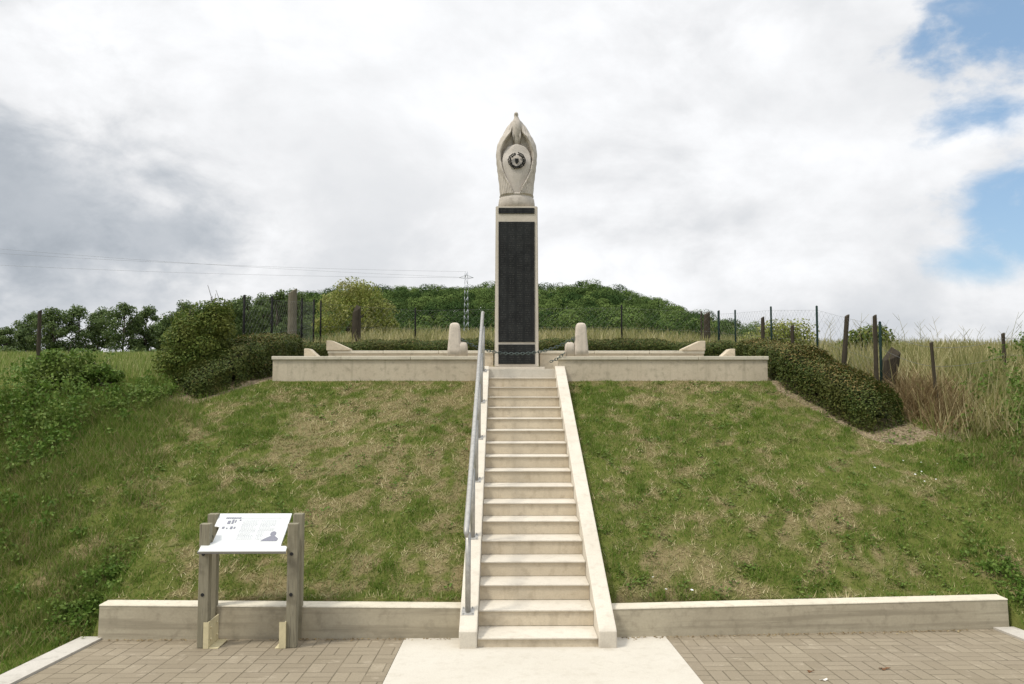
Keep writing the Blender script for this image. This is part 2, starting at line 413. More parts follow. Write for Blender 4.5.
# ------------------------------------------------------------------ the lie of the land
SW, SR, ST = 1.023, .1418, .324           # stair width, riser, tread
NST = 18
XL, XR = -3.86, 4.40                      # ends of the low wall
def wall_front(x): return np.where(x < 0, .33, .33+.075*np.maximum(x-.7, 0))
def plaza_z(y): return -.083-.0607*np.clip(y, -9, 2)
HX = [-400, -200, -150, -125, -105, -88, -68, -51, -24, 14, 24, 32, 46, 56, 62, 66, 85, 120, 500]
HZ = [0, 0, 1, 3, 8.5, 14.5, 19, 21.7, 22.5, 22.1, 22.5, 21.5, 18, 13.5, 9, 5, 0, 0, 0]
def ground(x, y, raw=False):
    x = np.asarray(x, float); y = np.asarray(y, float)
    bank = 2.22-.41*(5.42-y)+.05*np.sin(np.clip((y-.4)/5, 0, 1)*np.pi)
    bank = bank+(fbm(x*1.3, y*1.3, 3)-.5)*.06+(fbm(x*.35, y*.35, 31)-.5)*.10*sstep(np.abs(x), 1, 3)
    d = np.clip(y-5.42, 0, None)
    lf = sstep(-x, 4.8, 8)
    ct = 1-sstep(np.abs(x), 3.5, 5.8)
    up = 2.22+(.10-.032*lf+.020*ct-.022*sstep(x, 5, 8))*np.minimum(d, 10.6)+(.055-.010*lf)*np.clip(d-10.6, 0, 39)+(fbm(x*.5, y*.5, 5)-.5)*.25*sstep(d, .5, 4)
    cap = np.where(x < 0, .182+.008*np.clip(-x, 0, 4), .138)
    lim = cap+.62*np.clip(y-wall_front(x)-.27, 0, None)
    bank = np.where((x > XL-.05) & (x < XR+.05), np.minimum(bank, lim), bank)
    bank = np.where((x <= XL-.05) | (x >= XR+.05), bank-.26*(1-sstep(y, .2, 2.4)), bank)
    z = np.where(y < 5.42, bank, up)
    pz = plaza_z(y)
    z = np.where(y < 1.2, np.maximum(z, pz-.015+(fbm(x*2, y*2, 8)-.5)*.03*(np.abs(x) > 4)), z)
    # hill
    hill = np.interp(x, HX, HZ)*sstep(y, 135, 252)+(fbm(x*.03, y*.03, 9)-.5)*3*sstep(y, 140, 200)
    z = z+hill
    if raw: return z
    inside = (x > XL+.04) & (x < XR-.04)
    z = np.where(inside & (y < wall_front(x)+.11) & (y > -9.2), pz-.13, z)
    z = np.where((x > XL-.12) & (x < XR+.0) & (y < .40) & (y > -9.2) & (x < 0), pz-.13, z)
    z = np.where((x > 0) & (x < XR+.035) & (y < .64) & (y > -9.2), pz-.13, z)
    z = np.where((np.abs(x) < SW/2+.09) & (y > -.4) & (y < 5.45), np.minimum(z, z-.38), z)
    z = np.where((np.abs(x+.015) < 3.72) & (y > 5.5) & (y < 7.2), 2.2, z)
    return z
def dryness(x, y):
    """0 green turf .. 1 burnt turf"""
    v = .335+.55*(fbm(x*1.1, y*1.1, 40, 5)-.5)+1.15*(fbm(x*4.2, y*4.2, 50, 4)-.5)+1.1*(fbm(x*10, y*10, 57, 3)-.5)
    v = v+.20*np.exp(-((x+1.9)/1.5)**2-((y-4.1)/1.7)**2)+.10*np.exp(-((x+1.2)/.6)**2-((y-1.6)/1.0)**2)
    v = v+.10*np.exp(-((x-3.1)/1.2)**2-((y-4.8)/.9)**2)
    v = v-.18*sstep(-x, 2.6, 4.2)-.10*np.exp(-((x-2.4)/1.6)**2-((y-2.6)/1.2)**2)-.12*sstep(x, 3.4, 5)
    v = v-.10*np.exp(-((x-.8)/.25)**2)
    return np.clip(v, 0, 1)
def hedge_dist(x, y, pts):
    """distance to a polyline"""
    best = np.full(np.shape(x), 1e9)
    for (ax, ay), (bx, by) in zip(pts, pts[1:]):
        t = np.clip(((x-ax)*(bx-ax)+(y-ay)*(by-ay))/((bx-ax)**2+(by-ay)**2), 0, 1)
        best = np.minimum(best, np.hypot(x-ax-t*(bx-ax), y-ay-t*(by-ay)))
    return best
HR = [(4.86, 3.72), (4.30, 5.1), (4.34, 6.4), (4.42, 8.1)]
HL = [(-5.0, 4.85), (-4.40, 5.6), (-4.40, 8.1)]
def soilness(x, y):
    a = np.exp(-(np.maximum(hedge_dist(x, y, HR)-.34, 0)/.15)**2)*.85
    b = np.exp(-(np.maximum(hedge_dist(x, y, HL)-.30, 0)/.22)**2)*.85
    c = np.exp(-((x-5.55)/.5)**2-((y-3.55)/.34)**2)*.7
    return np.maximum(np.maximum(a, b), c)

def axis(fine, out):
    return np.unique(np.round(np.concatenate([fine, out]), 4))
xs = axis(np.arange(-9, 9.01, .09), np.concatenate([np.array([s*(SW/2+o) for s in (-1, 1) for o in (.04, .135)]+[XL-.16, XL-.115, XL-.01, XL+.09, XR-.09, XR+.01, XR+.03, XR+.06]),
     np.arange(-30, 30.1, 1.0), np.arange(-300, 301, 8.0), [-4000, -1500, -600, 600, 1500, 4000]]))
ys = axis(np.arange(-2, 10.01, .09), np.concatenate([np.arange(-12, 60, 1.0), np.arange(60, 420, 6.0), [-1500, -400, -120, -40, -20, 500, 900, 2000, 4000]]))
GX, GY = np.meshgrid(xs, ys); GZ = ground(GX, GY)
gm = bpy.data.meshes.new('ground'); nx, ny = len(xs), len(ys)
idx = np.arange(nx*ny).reshape(ny, nx)
F = np.stack([idx[:-1, :-1], idx[:-1, 1:], idx[1:, 1:], idx[1:, :-1]], -1).reshape(-1, 4)
gm.vertices.add(nx*ny); gm.vertices.foreach_set('co', np.stack([GX, GY, GZ], -1).reshape(-1).astype(np.float32))
gm.loops.add(F.size); gm.loops.foreach_set('vertex_index', F.reshape(-1).astype(np.int32))
gm.polygons.add(len(F)); gm.polygons.foreach_set('loop_start', np.arange(0, F.size, 4, dtype=np.int32)); gm.polygons.foreach_set('loop_total', np.full(len(F), 4, dtype=np.int32))
gm.polygons.foreach_set('use_smooth', np.ones(len(F), dtype=bool))
gm.attributes.new('dry', 'FLOAT', 'POINT').data.foreach_set('value', dryness(GX, GY).reshape(-1).astype(np.float32))
gm.attributes.new('soil', 'FLOAT', 'POINT').data.foreach_set('value', soilness(GX, GY).reshape(-1).astype(np.float32))
gm.update(calc_edges=True); gm.materials.append(M['ground'])
go = bpy.data.objects.new('ground', gm); COL.objects.link(go); tag(go, kind='structure')

# ------------------------------------------------------------------ forecourt
def slab_sheet(name, x0, x1, y0, y1, lift, mat, thick=.1, yfun=None):
    b = MB(); xsn = np.linspace(x0, x1, 24)
    for i in range(23):
        pass
    far = [(x, (float(yfun(np.array(x))) if yfun else y1)) for x in xsn]
    top = [(x, y, float(plaza_z(np.array(y)))+lift) for x, y in far]
    near = [(x, y0, float(plaza_z(np.array(y0)))+lift) for x in xsn]
    v = [[b.bm.verts.new(p) for p in near], [b.bm.verts.new(p) for p in top]]
    lo = [[b.bm.verts.new((p[0], p[1], p[2]-thick)) for p in row] for row in (near, top)]
    for i in range(23):
        b.bm.faces.new((v[0][i], v[0][i+1], v[1][i+1], v[1][i]))
        b.bm.faces.new((v[0][i], lo[0][i], lo[0][i+1], v[0][i+1])); b.bm.faces.new((v[1][i], v[1][i+1], lo[1][i+1], lo[1][i]))
    b.bm.faces.new((v[0][0], v[1][0], lo[1][0], lo[0][0])); b.bm.faces.new((v[0][-1], lo[0][-1], lo[1][-1], v[1][-1]))
    return tag(b.build(name, mat), kind='structure')
wf = lambda x: wall_front(x)+.04
slab_sheet('path', -1.163, 1.152, -9, .5, .004, M['slab'], yfun=wf)
slab_sheet('pavement', XL+.04, -1.169, -9, .5, 0, M['paving'], yfun=wf)
slab_sheet('pavement', 1.158, 4.24, -9, .7, 0, M['paving'], yfun=wf)
slab_sheet('kerb', XL-.17, XL+.036, -9, .36, .018, M['kerb'], .2)
slab_sheet('kerb', 4.244, 4.45, -9, .60, .018, M['kerb'], .2)

# low retaining walls: face + bevelled cap in one block each, split at joints
def low_wall(x0, x1, label, hz0, hz1):
    t = thing('retaining_wall', label, 'wall', ((x0+x1)/2, float(wall_front(np.array((x0+x1)/2))), -.1))
    n = 14; X = np.linspace(x0, x1, n); th = .17
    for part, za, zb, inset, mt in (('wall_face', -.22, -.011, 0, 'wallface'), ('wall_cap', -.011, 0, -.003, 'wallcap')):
        b = MB(); rows = []
        for i, x in enumerate(X):
            yf = float(wall_front(np.array(x))); zt = hz0+(hz1-hz0)*i/(n-1)
            bot = -.25 if part == 'wall_face' else zt+za
            top = zt+zb; bt = .022 if part == 'wall_face' else 0      # slightly battered face
            e = inset
            prof = [(yf+e-bt, bot), (yf+e, top), (yf+th-e, top), (yf+th-e, bot)]
            if part == 'wall_cap': prof = [(yf+e, bot), (yf+e, top-.006), (yf+e+.006, top), (yf+th-e-.006, top), (yf+th-e, top-.006), (yf+th-e, bot)]
            xx = x-(.003 if part == 'wall_cap' and i == 0 else 0)+(.003 if part == 'wall_cap' and i == n-1 else 0)
            rows.append([b.bm.verts.new((xx, p, z)) for p, z in prof])
        k = len(rows[0])
        for a, c in zip(rows, rows[1:]):
            for j in range(k): b.bm.faces.new((a[j], a[(j+1) % k], c[(j+1) % k], c[j]))
        b.bm.faces.new(rows[0]); b.bm.faces.new(rows[-1][::-1])
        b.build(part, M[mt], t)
low_wall(XL, -SW/2-.157, 'low concrete retaining wall behind the information panel, left of the stairs', .196, .165)
low_wall(SW/2+.157, XR, 'low concrete retaining wall along the right-hand paving, right of the stairs', .150, .150)

# ------------------------------------------------------------------ staircase
stt = thing('staircase', 'long straight beige stone staircase climbing the bank to the monument', 'stairs', (0, 0, -.083))
for k in range(NST):
    y0 = k*ST; z = k*SR; b = MB(); hw = SW/2-.001
    zb = z-SR if k else -.16
    b.box((-hw, y0+.012, zb+.001), (hw, y0+.06, z-.017)); b.build('riser', M['stair'], stt)
    b = MB(); b.box((-hw, y0-.004, z-.016), (hw, y0+ST+.010 if k < NST-1 else y0+.55, z), .006); b.build('tread', M['tread'], stt)
sl = SR/ST
for s in (-1, 1):
    b = MB(); xa = s*(SW/2+.001); xb = s*(SW/2+.155); L = 5.43
    pts = [(xa, -.035, -.2), (xa, -.035, .060), (xa, -.015, .078), (xa, L, .078+sl*L), (xa, L+.03, .075+sl*L), (xa, L+.03, sl*L-.5)]
    b.prism(pts, (xb-xa, 0, 0), .012); b.build('side_stringer', M['tread'], stt)

# handrail stands on the left-hand stringer
hr = thing('handrail', 'galvanised steel tube handrail on the left edge of the staircase', 'handrail', (-.60, .19, .165))
py = [.19, 1.22, 2.24, 3.2, 4.2, 5.24]; zs = lambda y: .078+sl*y
RH = .735
for y in py:
    b = MB(); b.tube([(-.60, y, zs(y)), (-.60, y, zs(y)+RH-.05)], .024, 12); b.tube([(-.60, y, zs(y)+RH-.06), (-.61, y, zs(y)+RH-.02)], .008, 8)
    p = b.build('rail_post', M['steel'], hr)
    f = MB(); f.box((-.655, y-.05, zs(y)-.002), (-.545, y+.05, zs(y)+.010), .003, rot=Matrix.Rotation(math.atan(sl), 3, 'X'))
    for a in (-.04, .04):
        for c in (-.035, .035): f.tube([(-.60+a, y+c, zs(y+c)+.004), (-.60+a, y+c, zs(y+c)+.022)], .007, 6)
    f.build('base_plate', M['steel'], p, hr.location)
b = MB(); ya, yb = .14, 5.72
b.tube([(-.612, ya-.03, zs(ya)+RH-.055), (-.612, ya-.012, zs(ya)+RH-.018), (-.612, ya+.02, zs(ya+.02)+RH), (-.615, 3, zs(3)+RH), (-.62, yb, zs(yb)+RH)], [.014, .024, .0265, .0265, .0265], 16)
b.build('rail', M['steel'], hr)

# ------------------------------------------------------------------ upper terrace walls
def cap_wall(name, label, x0, x1, yf, zb, zt, th, capm='upper', overhang=.025, ch=.055):
    t = thing(name, label, 'wall', ((x0+x1)/2, yf, zb))
    b = MB(); b.box((x0, yf, zb), (x1, yf+th, zt-ch-.001), .006); b.build('wall_face', M['upper'], t)
    n = max(2, round((x1-x0)/1.1)); e0, e1 = x0-overhang*.6, x1+overhang*.6
    for k in range(n):
        b = MB(); b.box((e0+(e1-e0)*k/n+.002, yf-overhang, zt-ch), (e0+(e1-e0)*(k+1)/n-.002, yf+th+overhang, zt+.0015*((k*7) % 3)), .009); b.build('coping_stone', M['wallcap'], t)
    return t
XT0, XT1 = -3.87, 3.84
UL = cap_wall('terrace_wall', 'long rendered terrace wall at the top of the lawn, left of the staircase', XT0, -SW/2-.155, 5.44, 1.9, 2.605, .22)
UR = cap_wall('terrace_wall', 'long rendered terrace wall at the top of the lawn, right of the staircase', SW/2+.05, XT1, 5.44, 1.9, 2.605, .22)
b = MB(); b.box((XT0+.25, 5.67, 2.1), (XT1-.25, 6.95, 2.412)); b.box((-SW/2-.15, 5.44, 2.1), (SW/2+.04, 5.668, 2.405)); tag(b.build('terrace_floor', M['slab']), kind='structure')
CX = -.062
BL = cap_wall('parapet', 'inner stone parapet behind the terrace, joining the monument on its left', -3.30, CX-.40, 6.75, 2.3, 2.755, .2, overhang=.02, ch=.05)
BR = cap_wall('parapet', 'inner stone parapet behind the terrace, joining the monument on its right', CX+.40, 3.18, 6.75, 2.3, 2.755, .2, overhang=.02, ch=.05)
def wedge(x, y, z, s, wd, hgt, flat, dep, parent):
    b = MB()
    pts = [(x, y, z), (x, y, z+hgt), (x-s*flat, y, z+hgt), (x-s*wd, y, z+.03), (x-s*wd, y, z)]
    b.prism(pts, (0, dep, 0), .012); b.build('end_wedge', M['upper'], parent)
wedge(-3.33, 6.71, 2.757, -1, .40, .17, .09, .26, BL)
wedge(3.20, 6.71, 2.757, 1, .40, .17, .09, .26, BR)
wedge(-3.46, 5.72, 2.45, -1, .37, .29, .08, .24, UL)
wedge(3.42, 5.72, 2.45, 1, .37, .29, .08, .24, UR)

# chain posts on the wall ends
def bollard(x, s, label, stub_w, stub_x):
    t = thing('stone_bollard', label, 'bollard', (x, 5.55, 2.607), 'stone bollards either side of the stair head')
    b = MB(); z0 = 2.607; n = 14; H = .53
    prof = [(.116, 0), (.109, .1), (.084, .42), (.081, .468), (.072, .500), (.060, .518), (.03, .53), (0.002, .533)]
    rings = []
    for r, h in prof:
        k = []
        for i in range(24):
            a = 2*math.pi*i/24; c, q = math.cos(a), math.sin(a); e = (abs(c)**9+abs(q)**9)**(-1/9)
            k.append(b.bm.verts.new((x+c*e*r, 5.55+q*e*r*.9, z0+h)))
        rings.append(k)
    for a, c in zip(rings, rings[1:]):
        for i in range(24): b.bm.faces.new((a[i], a[(i+1) % 24], c[(i+1) % 24], c[i])).smooth = True
    b.bm.faces.new(rings[0][::-1]); b.bm.faces.new(rings[-1]); b.build('pillar', M['bollard'], t)
    b = MB(); hw = stub_w/2; rings = []
    for r, h in [(hw, 0), (hw*.98, .15), (hw*.9, .195), (hw*.7, .215), (hw*.3, .228)]:
        rings.append([b.bm.verts.new((stub_x+math.copysign(abs(math.cos(a))**.4, math.cos(a))*r, 5.53+math.copysign(abs(math.sin(a))**.4, math.sin(a))*r, z0+h)) for a in (2*math.pi*i/20+.01 for i in range(20))])
    for a, c in zip(rings, rings[1:]):
        for i in range(20): b.bm.faces.new((a[i], a[(i+1) % 20], c[(i+1) % 20], c[i])).smooth = True
    b.bm.faces.new(rings[0][::-1]); b.bm.faces.new(rings[-1]); b.build('stub', M['bollard'], t)
    b = MB(); b.torus((x-s*.115, 5.50, z0+.26), .022, .006, (0, 1, 0)); b.build('eye_ring', M['chain'], t)
bollard(-1.055, -1, 'rounded stone bollard on the wall left of the stair head, beside the handrail', .15, -.925)
bollard(.932, 1, 'rounded stone bollard on the wall right of the stair head, beside a squat stub', .155, .752)

def chain(label, A, B, sag, nl, shape=None):
    A, B = Vector(A), Vector(B); b = MB(); pts = []
    for i in range(nl+1):
        t = i/nl; p = A.lerp(B, t); k = 1-(2*t-1)**2 if shape is None else shape(t); p.z -= sag*k; pts.append(p)
    for i in range(nl):
        c = (pts[i]+pts[i+1])/2; d = (pts[i+1]-pts[i]); ln = d.length
        ax = Vector((0, 1, 0)) if i % 2 else d.normalized().cross(Vector((0, 1, 0)))
        b.torus(c, ln*.68, .0065, ax, 10, 5, .62, d)
    return tag(b.build('chain', M['chain'], None, tuple(A)), label, 'chain')
chain('long dark chain hung in a shallow curve across the foot of the monument', (-.94, 5.50, 2.867), (.83, 5.50, 2.90), .235, 40, lambda t: 1-abs(2*t-1)**2.3)
chain('short loose dark chain end drooping beside the right stub at the stair head', (.665, 5.42, 2.66), (.44, 5.42, 2.52), .02, 6)

# ------------------------------------------------------------------ monument
mo = thing('monument', 'tall stone war memorial pillar with dark name tablet and folded wings sculpture on top', 'monument', (CX, 6.6, 2.41))
b = MB(); y0, y1 = 6.60, 7.32; z0, z1 = 2.47, 5.25; a0, a1 = .378, .362
pts0 = [(CX-a0, y0, z0), (CX+a0, y0, z0), (CX+a0, y1, z0), (CX-a0, y1, z0)]
pts1 = [(CX-a1, y0+.012, z1), (CX+a1, y0+.012, z1), (CX+a1, y1-.012, z1), (CX-a1, y1-.012, z1)]
lo = [b.bm.verts.new(p) for p in pts0]; hi = [b.bm.verts.new(p) for p in pts1]
fs = [b.bm.faces.new(lo[::-1]), b.bm.faces.new(hi)]+[b.bm.faces.new((lo[i], lo[(i+1) % 4], hi[(i+1) % 4], hi[i])) for i in range(4)]
bmesh.ops.bevel(b.bm, geom=list(b.bm.edges), offset=.012, segments=2, affect='EDGES'); b.build('pillar', M['column'], mo)
b = MB(); b.box((CX-.47, 6.40, 2.413), (CX+.47, 7.4, 2.468), .01); b.build('plinth', M['column'], mo)
def plate(name, x0, x1, za, zb, mat):
    b = MB(); q = lambda z: 6.60+.012*(z-z0)/(z1-z0)
    for (u, v) in ((0, 0),):
        p = [(x0, q(za)-.014, za), (x1, q(za)-.014, za), (x1, q(zb)-.014, zb), (x0, q(zb)-.014, zb)]
        b.prism(p, (0, .034, 0), .004)
    return b.build(name, mat, mo)
plate('dedication_tablet', CX-.312, CX+.308, 5.117, 5.217, M['tablet'])
plate('name_tablet', CX-.312, CX+.310, 2.895, 4.975, M['tablet'])
plate('base_tablet', CX-.312, CX+.312, 2.520, 2.855, M['tablet'])

# carved top: two wings folded up round a shield, a bird's head above
K = .00262; ZB = 5.328; YC = 6.94
zp = lambda yy: ZB+(650-yy)*K
SIL = [(34, 10), (60, 24), (90, 49), (120, 72), (165, 93), (200, 115), (240, 132), (300, 139), (350, 137), (420, 129), (480, 121), (540, 115), (588, 112)]
REC = [(34, 4), (60, 10), (90, 20), (110, 27), (150, 36), (200, 58), (240, 82), (300, 104), (350, 103), (420, 88), (480, 66), (540, 36), (588, 16)]
zz = np.array([zp(a) for a, _ in SIL])[::-1]; hwS = np.array([c*K for _, c in SIL])[::-1]; hwR = np.array([c*K for _, c in REC])[::-1]
cxs = CX+.004
nz_, nt_ = 110, 144
Z = np.linspace(zz[0], zz[-1], nz_); A = np.interp(Z, zz, hwS); Rc = np.interp(Z, zz, hwR)
for _ in range(2):
    A[1:-1] = (A[:-2]+2*A[1:-1]+A[2:])/4; Rc[1:-1] = (Rc[:-2]+2*Rc[1:-1]+Rc[2:])/4
TH = np.linspace(0, 2*np.pi, nt_, endpoint=False)
zg, tg = np.meshgrid(Z, TH, indexing='ij'); Ag = A[:, None]; Rg = Rc[:, None]
Bg = np.minimum(Ag*.95, .27)*(.9+.1*np.cos((zg-5.6)*2))
cx_, sy_ = np.cos(tg), np.sin(tg)
Xs = Ag*np.sign(cx_)*np.abs(cx_)**.8; Ys = -Bg*np.sign(sy_)*np.abs(sy_)**.8       # sin > 0: front, towards the stairs
front = sy_ > 0
rel = np.abs(Xs)/np.maximum(Rg, .02)
dep = np.where(front, (1-sstep(rel, .93, 1.05)), 0)
Ys = Ys+dep*(Bg*.95)*.62
# raised wing rims and feather grooves
rim = np.where(front, np.exp(-((rel-1.17)/.12)**2), 0); Ys -= rim*.022
fea = np.sin(np.abs(Xs)*150+(zg-5.4)*26+np.sin((zg-5.4)*9)*1.2)
wing = np.where(front, sstep(rel, 1.15, 1.4), 1)*sstep(zg, 5.38, 5.55)
nx_ = cx_; ny_ = -sy_
Xs += nx_*fea*wing*.0025; Ys += ny_*fea*wing*.006
b = MB(); v = b.grid(cxs+Xs, YC+Ys, zg, wrap=True)
b.bm.faces.new(v[0]); b.bm.faces.new(v[-1]); b.build('folded_wings', M['sculpt'], mo)
# round foot
b = MB(); rings = []
for r, yy in [(124, 683), (123, 640), (119, 612), (116, 604), (110, 599), (113, 594), (116, 590), (114, 582)]:
    rings.append([(cxs+math.cos(a)*r*K, YC+math.sin(a)*r*K*.88, zp(yy)) for a in (2*math.pi*i/64 for i in range(64))])
rr = np.array(rings); v = b.grid(rr[..., 0], rr[..., 1], rr[..., 2], wrap=True); b.bm.faces.new(v[0]); b.bm.faces.new(v[-1]); b.build('foot_ring', M['sculpt'], mo)
# shield: flat oval bulging forward between the wing rims
SH = [(246, 6), (248, 26), (254, 46), (266, 66), (300, 90), (340, 99), (380, 99), (420, 92), (460, 80), (500, 66), (540, 56), (585, 50)]
sz = np.array([zp(a) for a, _ in SH])[::-1]; sw = np.array([c*K for _, c in SH])[::-1]
Z2 = np.linspace(sz[0], sz[-1], 60); A2 = np.interp(Z2, sz, sw)
U = np.linspace(-1, 1, 33); zg2, ug = np.meshgrid(Z2, U, indexing='ij')
yfr = 6.70+.075*(1-((zg2-5.95)/.7)**2)*-1+.05*sstep(np.abs(ug), 0, 1)**2+.12*(np.abs(ug) > .985)+.05
yfr = yfr+.04*sstep(zg2, 6.05, 6.26)
b = MB(); b.grid(cxs+A2[:, None]*ug, yfr, zg2); so2 = b.build('shield', M['shieldstone'], mo)
# the bird's breast, neck and head above the shield
b = MB(); rings = []
BR_ = [(266, 20, -.045), (215, 25, -.06), (180, 30, -.07), (145, 34, -.075), (110, 32, -.075), (85, 26, -.06), (60, 17, -.04), (45, 14, -.03), (33, 15, -.045), (24, 12, -.05), (17, 5, -.05)]
for yy, r, dy in BR_:
    rings.append([(cxs+(0 if yy > 50 else -.008)+math.cos(a)*r*K, 6.86+dy+.03+math.sin(a)*r*K*(.95 if yy > 50 else 1.25), zp(yy)) for a in (2*math.pi*i/28 for i in range(28))])
rr = np.array(rings); v = b.grid(rr[..., 0], rr[..., 1], rr[..., 2], wrap=True); b.bm.faces.new(v[0]); b.bm.faces.new(v[-1])
b.tube([(cxs-.008, 6.81, zp(30)), (cxs-.006, 6.775, zp(32)), (cxs-.005, 6.765, zp(42))], [.018, .013, .003], 8)
b.build('bird', M['sculpt'], mo)
for s in (-1, 1):
    b = MB(); b.tube([(cxs+s*.062, 6.79, zp(130)), (cxs+s*.060, 6.765, zp(185)), (cxs+s*.056, 6.78, zp(248))], [.012, .017, .014], 8); b.build('drapery_fold', M['shieldstone'], mo)
# wreath with a small shield in its middle, dark metal
b = MB(); wz = zp(370); wy = 6.655
rw = random.Random(8)
for k in range(30):
    a = math.pi/2+.24+(2*math.pi-.48)*k/29
    for dr, tw in ((-.013, .6), (.014, -.6)):
        r = .118+dr+rw.uniform(-.006, .006); c = Vector((cxs+math.cos(a)*r*1.08, wy, wz+math.sin(a)*r))
        q = b.ball((0, 0, 0), (rw.uniform(.022, .029), .012, rw.uniform(.009, .012)), 1)
        bmesh.ops.transform(b.bm, matrix=Matrix.Translation(c) @ Matrix.Rotation(-(a+math.pi/2+tw+rw.uniform(-.3, .3)), 4, 'Y'), verts=q)
b.build('wreath', M['bronze'], mo)
b = MB()
pts = [(-.019, .028), (-.007, .022), (.007, .022), (.019, .028), (.021, .0), (.013, -.024), (0, -.036), (-.013, -.024), (-.021, .0)]
b.prism([(cxs+x*1.5, wy-.006, wz+z*1.55) for x, z in pts], (0, .03, 0), .002); b.build('emblem', M['bronze'], mo)

# ------------------------------------------------------------------ information panel
ip = thing('information_panel', 'slanted white information panel on weathered timber posts standing on the paving', 'sign', (-2.49, .18, -.09))
pzb = lambda y: float(plaza_z(np.array(y)))
def ipost(x, y, zt, dx=.044, dy=.036):
    b = MB(); b.box((x-dx, y-dy, pzb(y)+.002), (x+dx, y+dy, zt), .007)
    o = b.build('post', M['post_wood'], ip)
    for z in ((.36, .70) if y < .2 else (.80,)):
        f = MB(); f.tube([(x-.005, y-dy-.004, z), (x-.005, y-dy+.01, z)], .015, 10); f.build('bolt', M['bolt'], o, ip.location)
    return o
for x in (-2.835, -2.088): ipost(x, .055, .952)
for x in (-2.872, -2.117): ipost(x, .335, .992)
# board: notched sheet lying on a slope
ang = math.atan2(.252, .40)
def onb(u, v, h=0):   # u across (m), v up the slope (m), h off the face
    return Vector((-2.49+u, -.04+v*math.cos(ang)-h*math.sin(ang), .735+v*math.sin(ang)+h*math.cos(ang)))
LB = .475
out = [(-.372, 0), (.362, 0), (.362, .052), (.345, .065), (.305, .065), (.305, LB), (-.337, LB), (-.335, .31), (-.288, .30), (-.288, .115), (-.292, .105), (-.372, .100)]
nrm = onb(0, 0, 1)-onb(0, 0, 0)
b = MB(); b.prism([onb(u, v, -.012) for u, v in out], nrm*.012, .0025); bd = b.build('board', M['board'], ip)
b = MB(); b.prism([onb(u, v, -.03) for u, v in ((-.29, .08), (.30, .08), (.30, LB-.02), (-.29, LB-.02))], nrm*.017); b.build('backing_tray', M['board_edge'], ip)
b = MB(); b.prism([onb(u, v, -.032) for u, v in ((-.383, .004), (.36, .004), (.36, .016), (-.383, .016))], nrm*.019); b.build('front_edge', M['board_edge'], ip)
def ink(name, rects, mat):
    b = MB()
    for (u0, v0, u1, v1) in rects: b.prism([onb(u0, v0, .001), onb(u1, v0, .001), onb(u1, v1, .001), onb(u0, v1, .001)], nrm*.0012)
    return b.build(name, mat, bd, ip.location)
rr_ = random.Random(3)
ttl = []; u = -.262
while u < -.135:
    wd = rr_.uniform(.008, .02); ttl += [(u, .402, u+wd, .422)]; u += wd+.004
ink('title_lettering', ttl, M['ink'])
pic = []
for (u0, v0, u1, v1) in ((-.235, .335, -.208, .378), (-.198, .338, -.18, .392), (-.172, .352, -.16, .388), (-.135, .375, -.12, .392), (-.262, .275, -.240, .302), (-.225, .272, -.212, .290), (-.192, .270, -.170, .305), (-.160, .275, -.145, .300)):
    pic += [(u0, v0, u1, v1)]
for r_ in pic: ink('small_picture', [r_], M['ink'])
ink('rule_line', [(-.13, .411, .285, .414)], M['ink_rule'])
txt = []
for col0 in (-.10, .06):
    for i in range(16):
        v = .375-i*.0155; u = col0
        end = col0+.14*(rr_.uniform(.5, .9) if i % 6 == 5 else 1)
        if col0 > 0 and v < .25: end = min(end, .12)
        while u < end:
            wd = rr_.uniform(.006, .018); txt.append((u, v, min(u+wd, end), v+.0042)); u += wd+.005
ink('body_lettering', txt, M['ink_pale'])
b = MB()
sil = [(.115, .12), (.255, .12), (.262, .15), (.245, .168), (.222, .185), (.232, .205), (.226, .232), (.205, .243), (.184, .232), (.178, .205), (.190, .185), (.165, .168), (.135, .145)]
b.prism([onb(u, v, .001) for u, v in sil], nrm*.0012); b.build('portrait_print', M['ink'], bd, ip.location)
# cream steel shoes
for x, s in ((-2.835, 1), (-2.075, -1)):
    b = MB(); zb = pzb(.05)
    xx = x+s*.056
    b.box((xx-.004, -.0, zb+.006), (xx+.004, .24, zb+.225), .002)
    b.box((xx+.004*s, .0, zb+.002), (xx+s*.085, .24, zb+.010), .002)
    b.box((xx-(.038 if s > 0 else .050), -.006, zb+.006), (xx+.006, -.0045, zb+.225))
    for yy in (.05, .19):
        for zz_ in (.07, .17): b.tube([(xx, yy, zb+zz_), (xx+s*.016, yy, zb+zz_)], .010, 8)
    b.build('post_shoe', M['cream'], ip)

# ------------------------------------------------------------------ grass
def in_built(x, y):
    a = (x > XL-.02) & (x < XR+.02) & (y < wall_front(x)+.165) & (y > -9.2)
    a |= (x > XL-.18) & (x < XR+.06) & (y < np.where(x < 0, .33, .58)) & (y > -9.2)
    a |= (np.abs(x) < SW/2+.16) & (y > -.3) & (y < 6)
    a |= (x > XT0-.03) & (x < XT1+.03) & (y > 5.40) & (y < 7.3)
    return a
def scatter(n, x0, x1, y0, y1, keep):
    x = RNG.uniform(x0, x1, n); y = RNG.uniform(y0, y1, n); k = keep(x, y) & ~in_built(x, y); return x[k], y[k]
def lawn_keep(x, y):
    dens = .35+.65*sstep(fbm(x*4, y*4, 60), .3, .65); dens = dens*(1-.42*sstep(dryness(x, y), .3, .6))*(1-.93*sstep(soilness(x, y), .25, .55))
    return RNG.uniform(0, 1, len(x)) < dens
x, y = scatter(520000, -7, 7.2, -1.6, 5.5, lawn_keep)
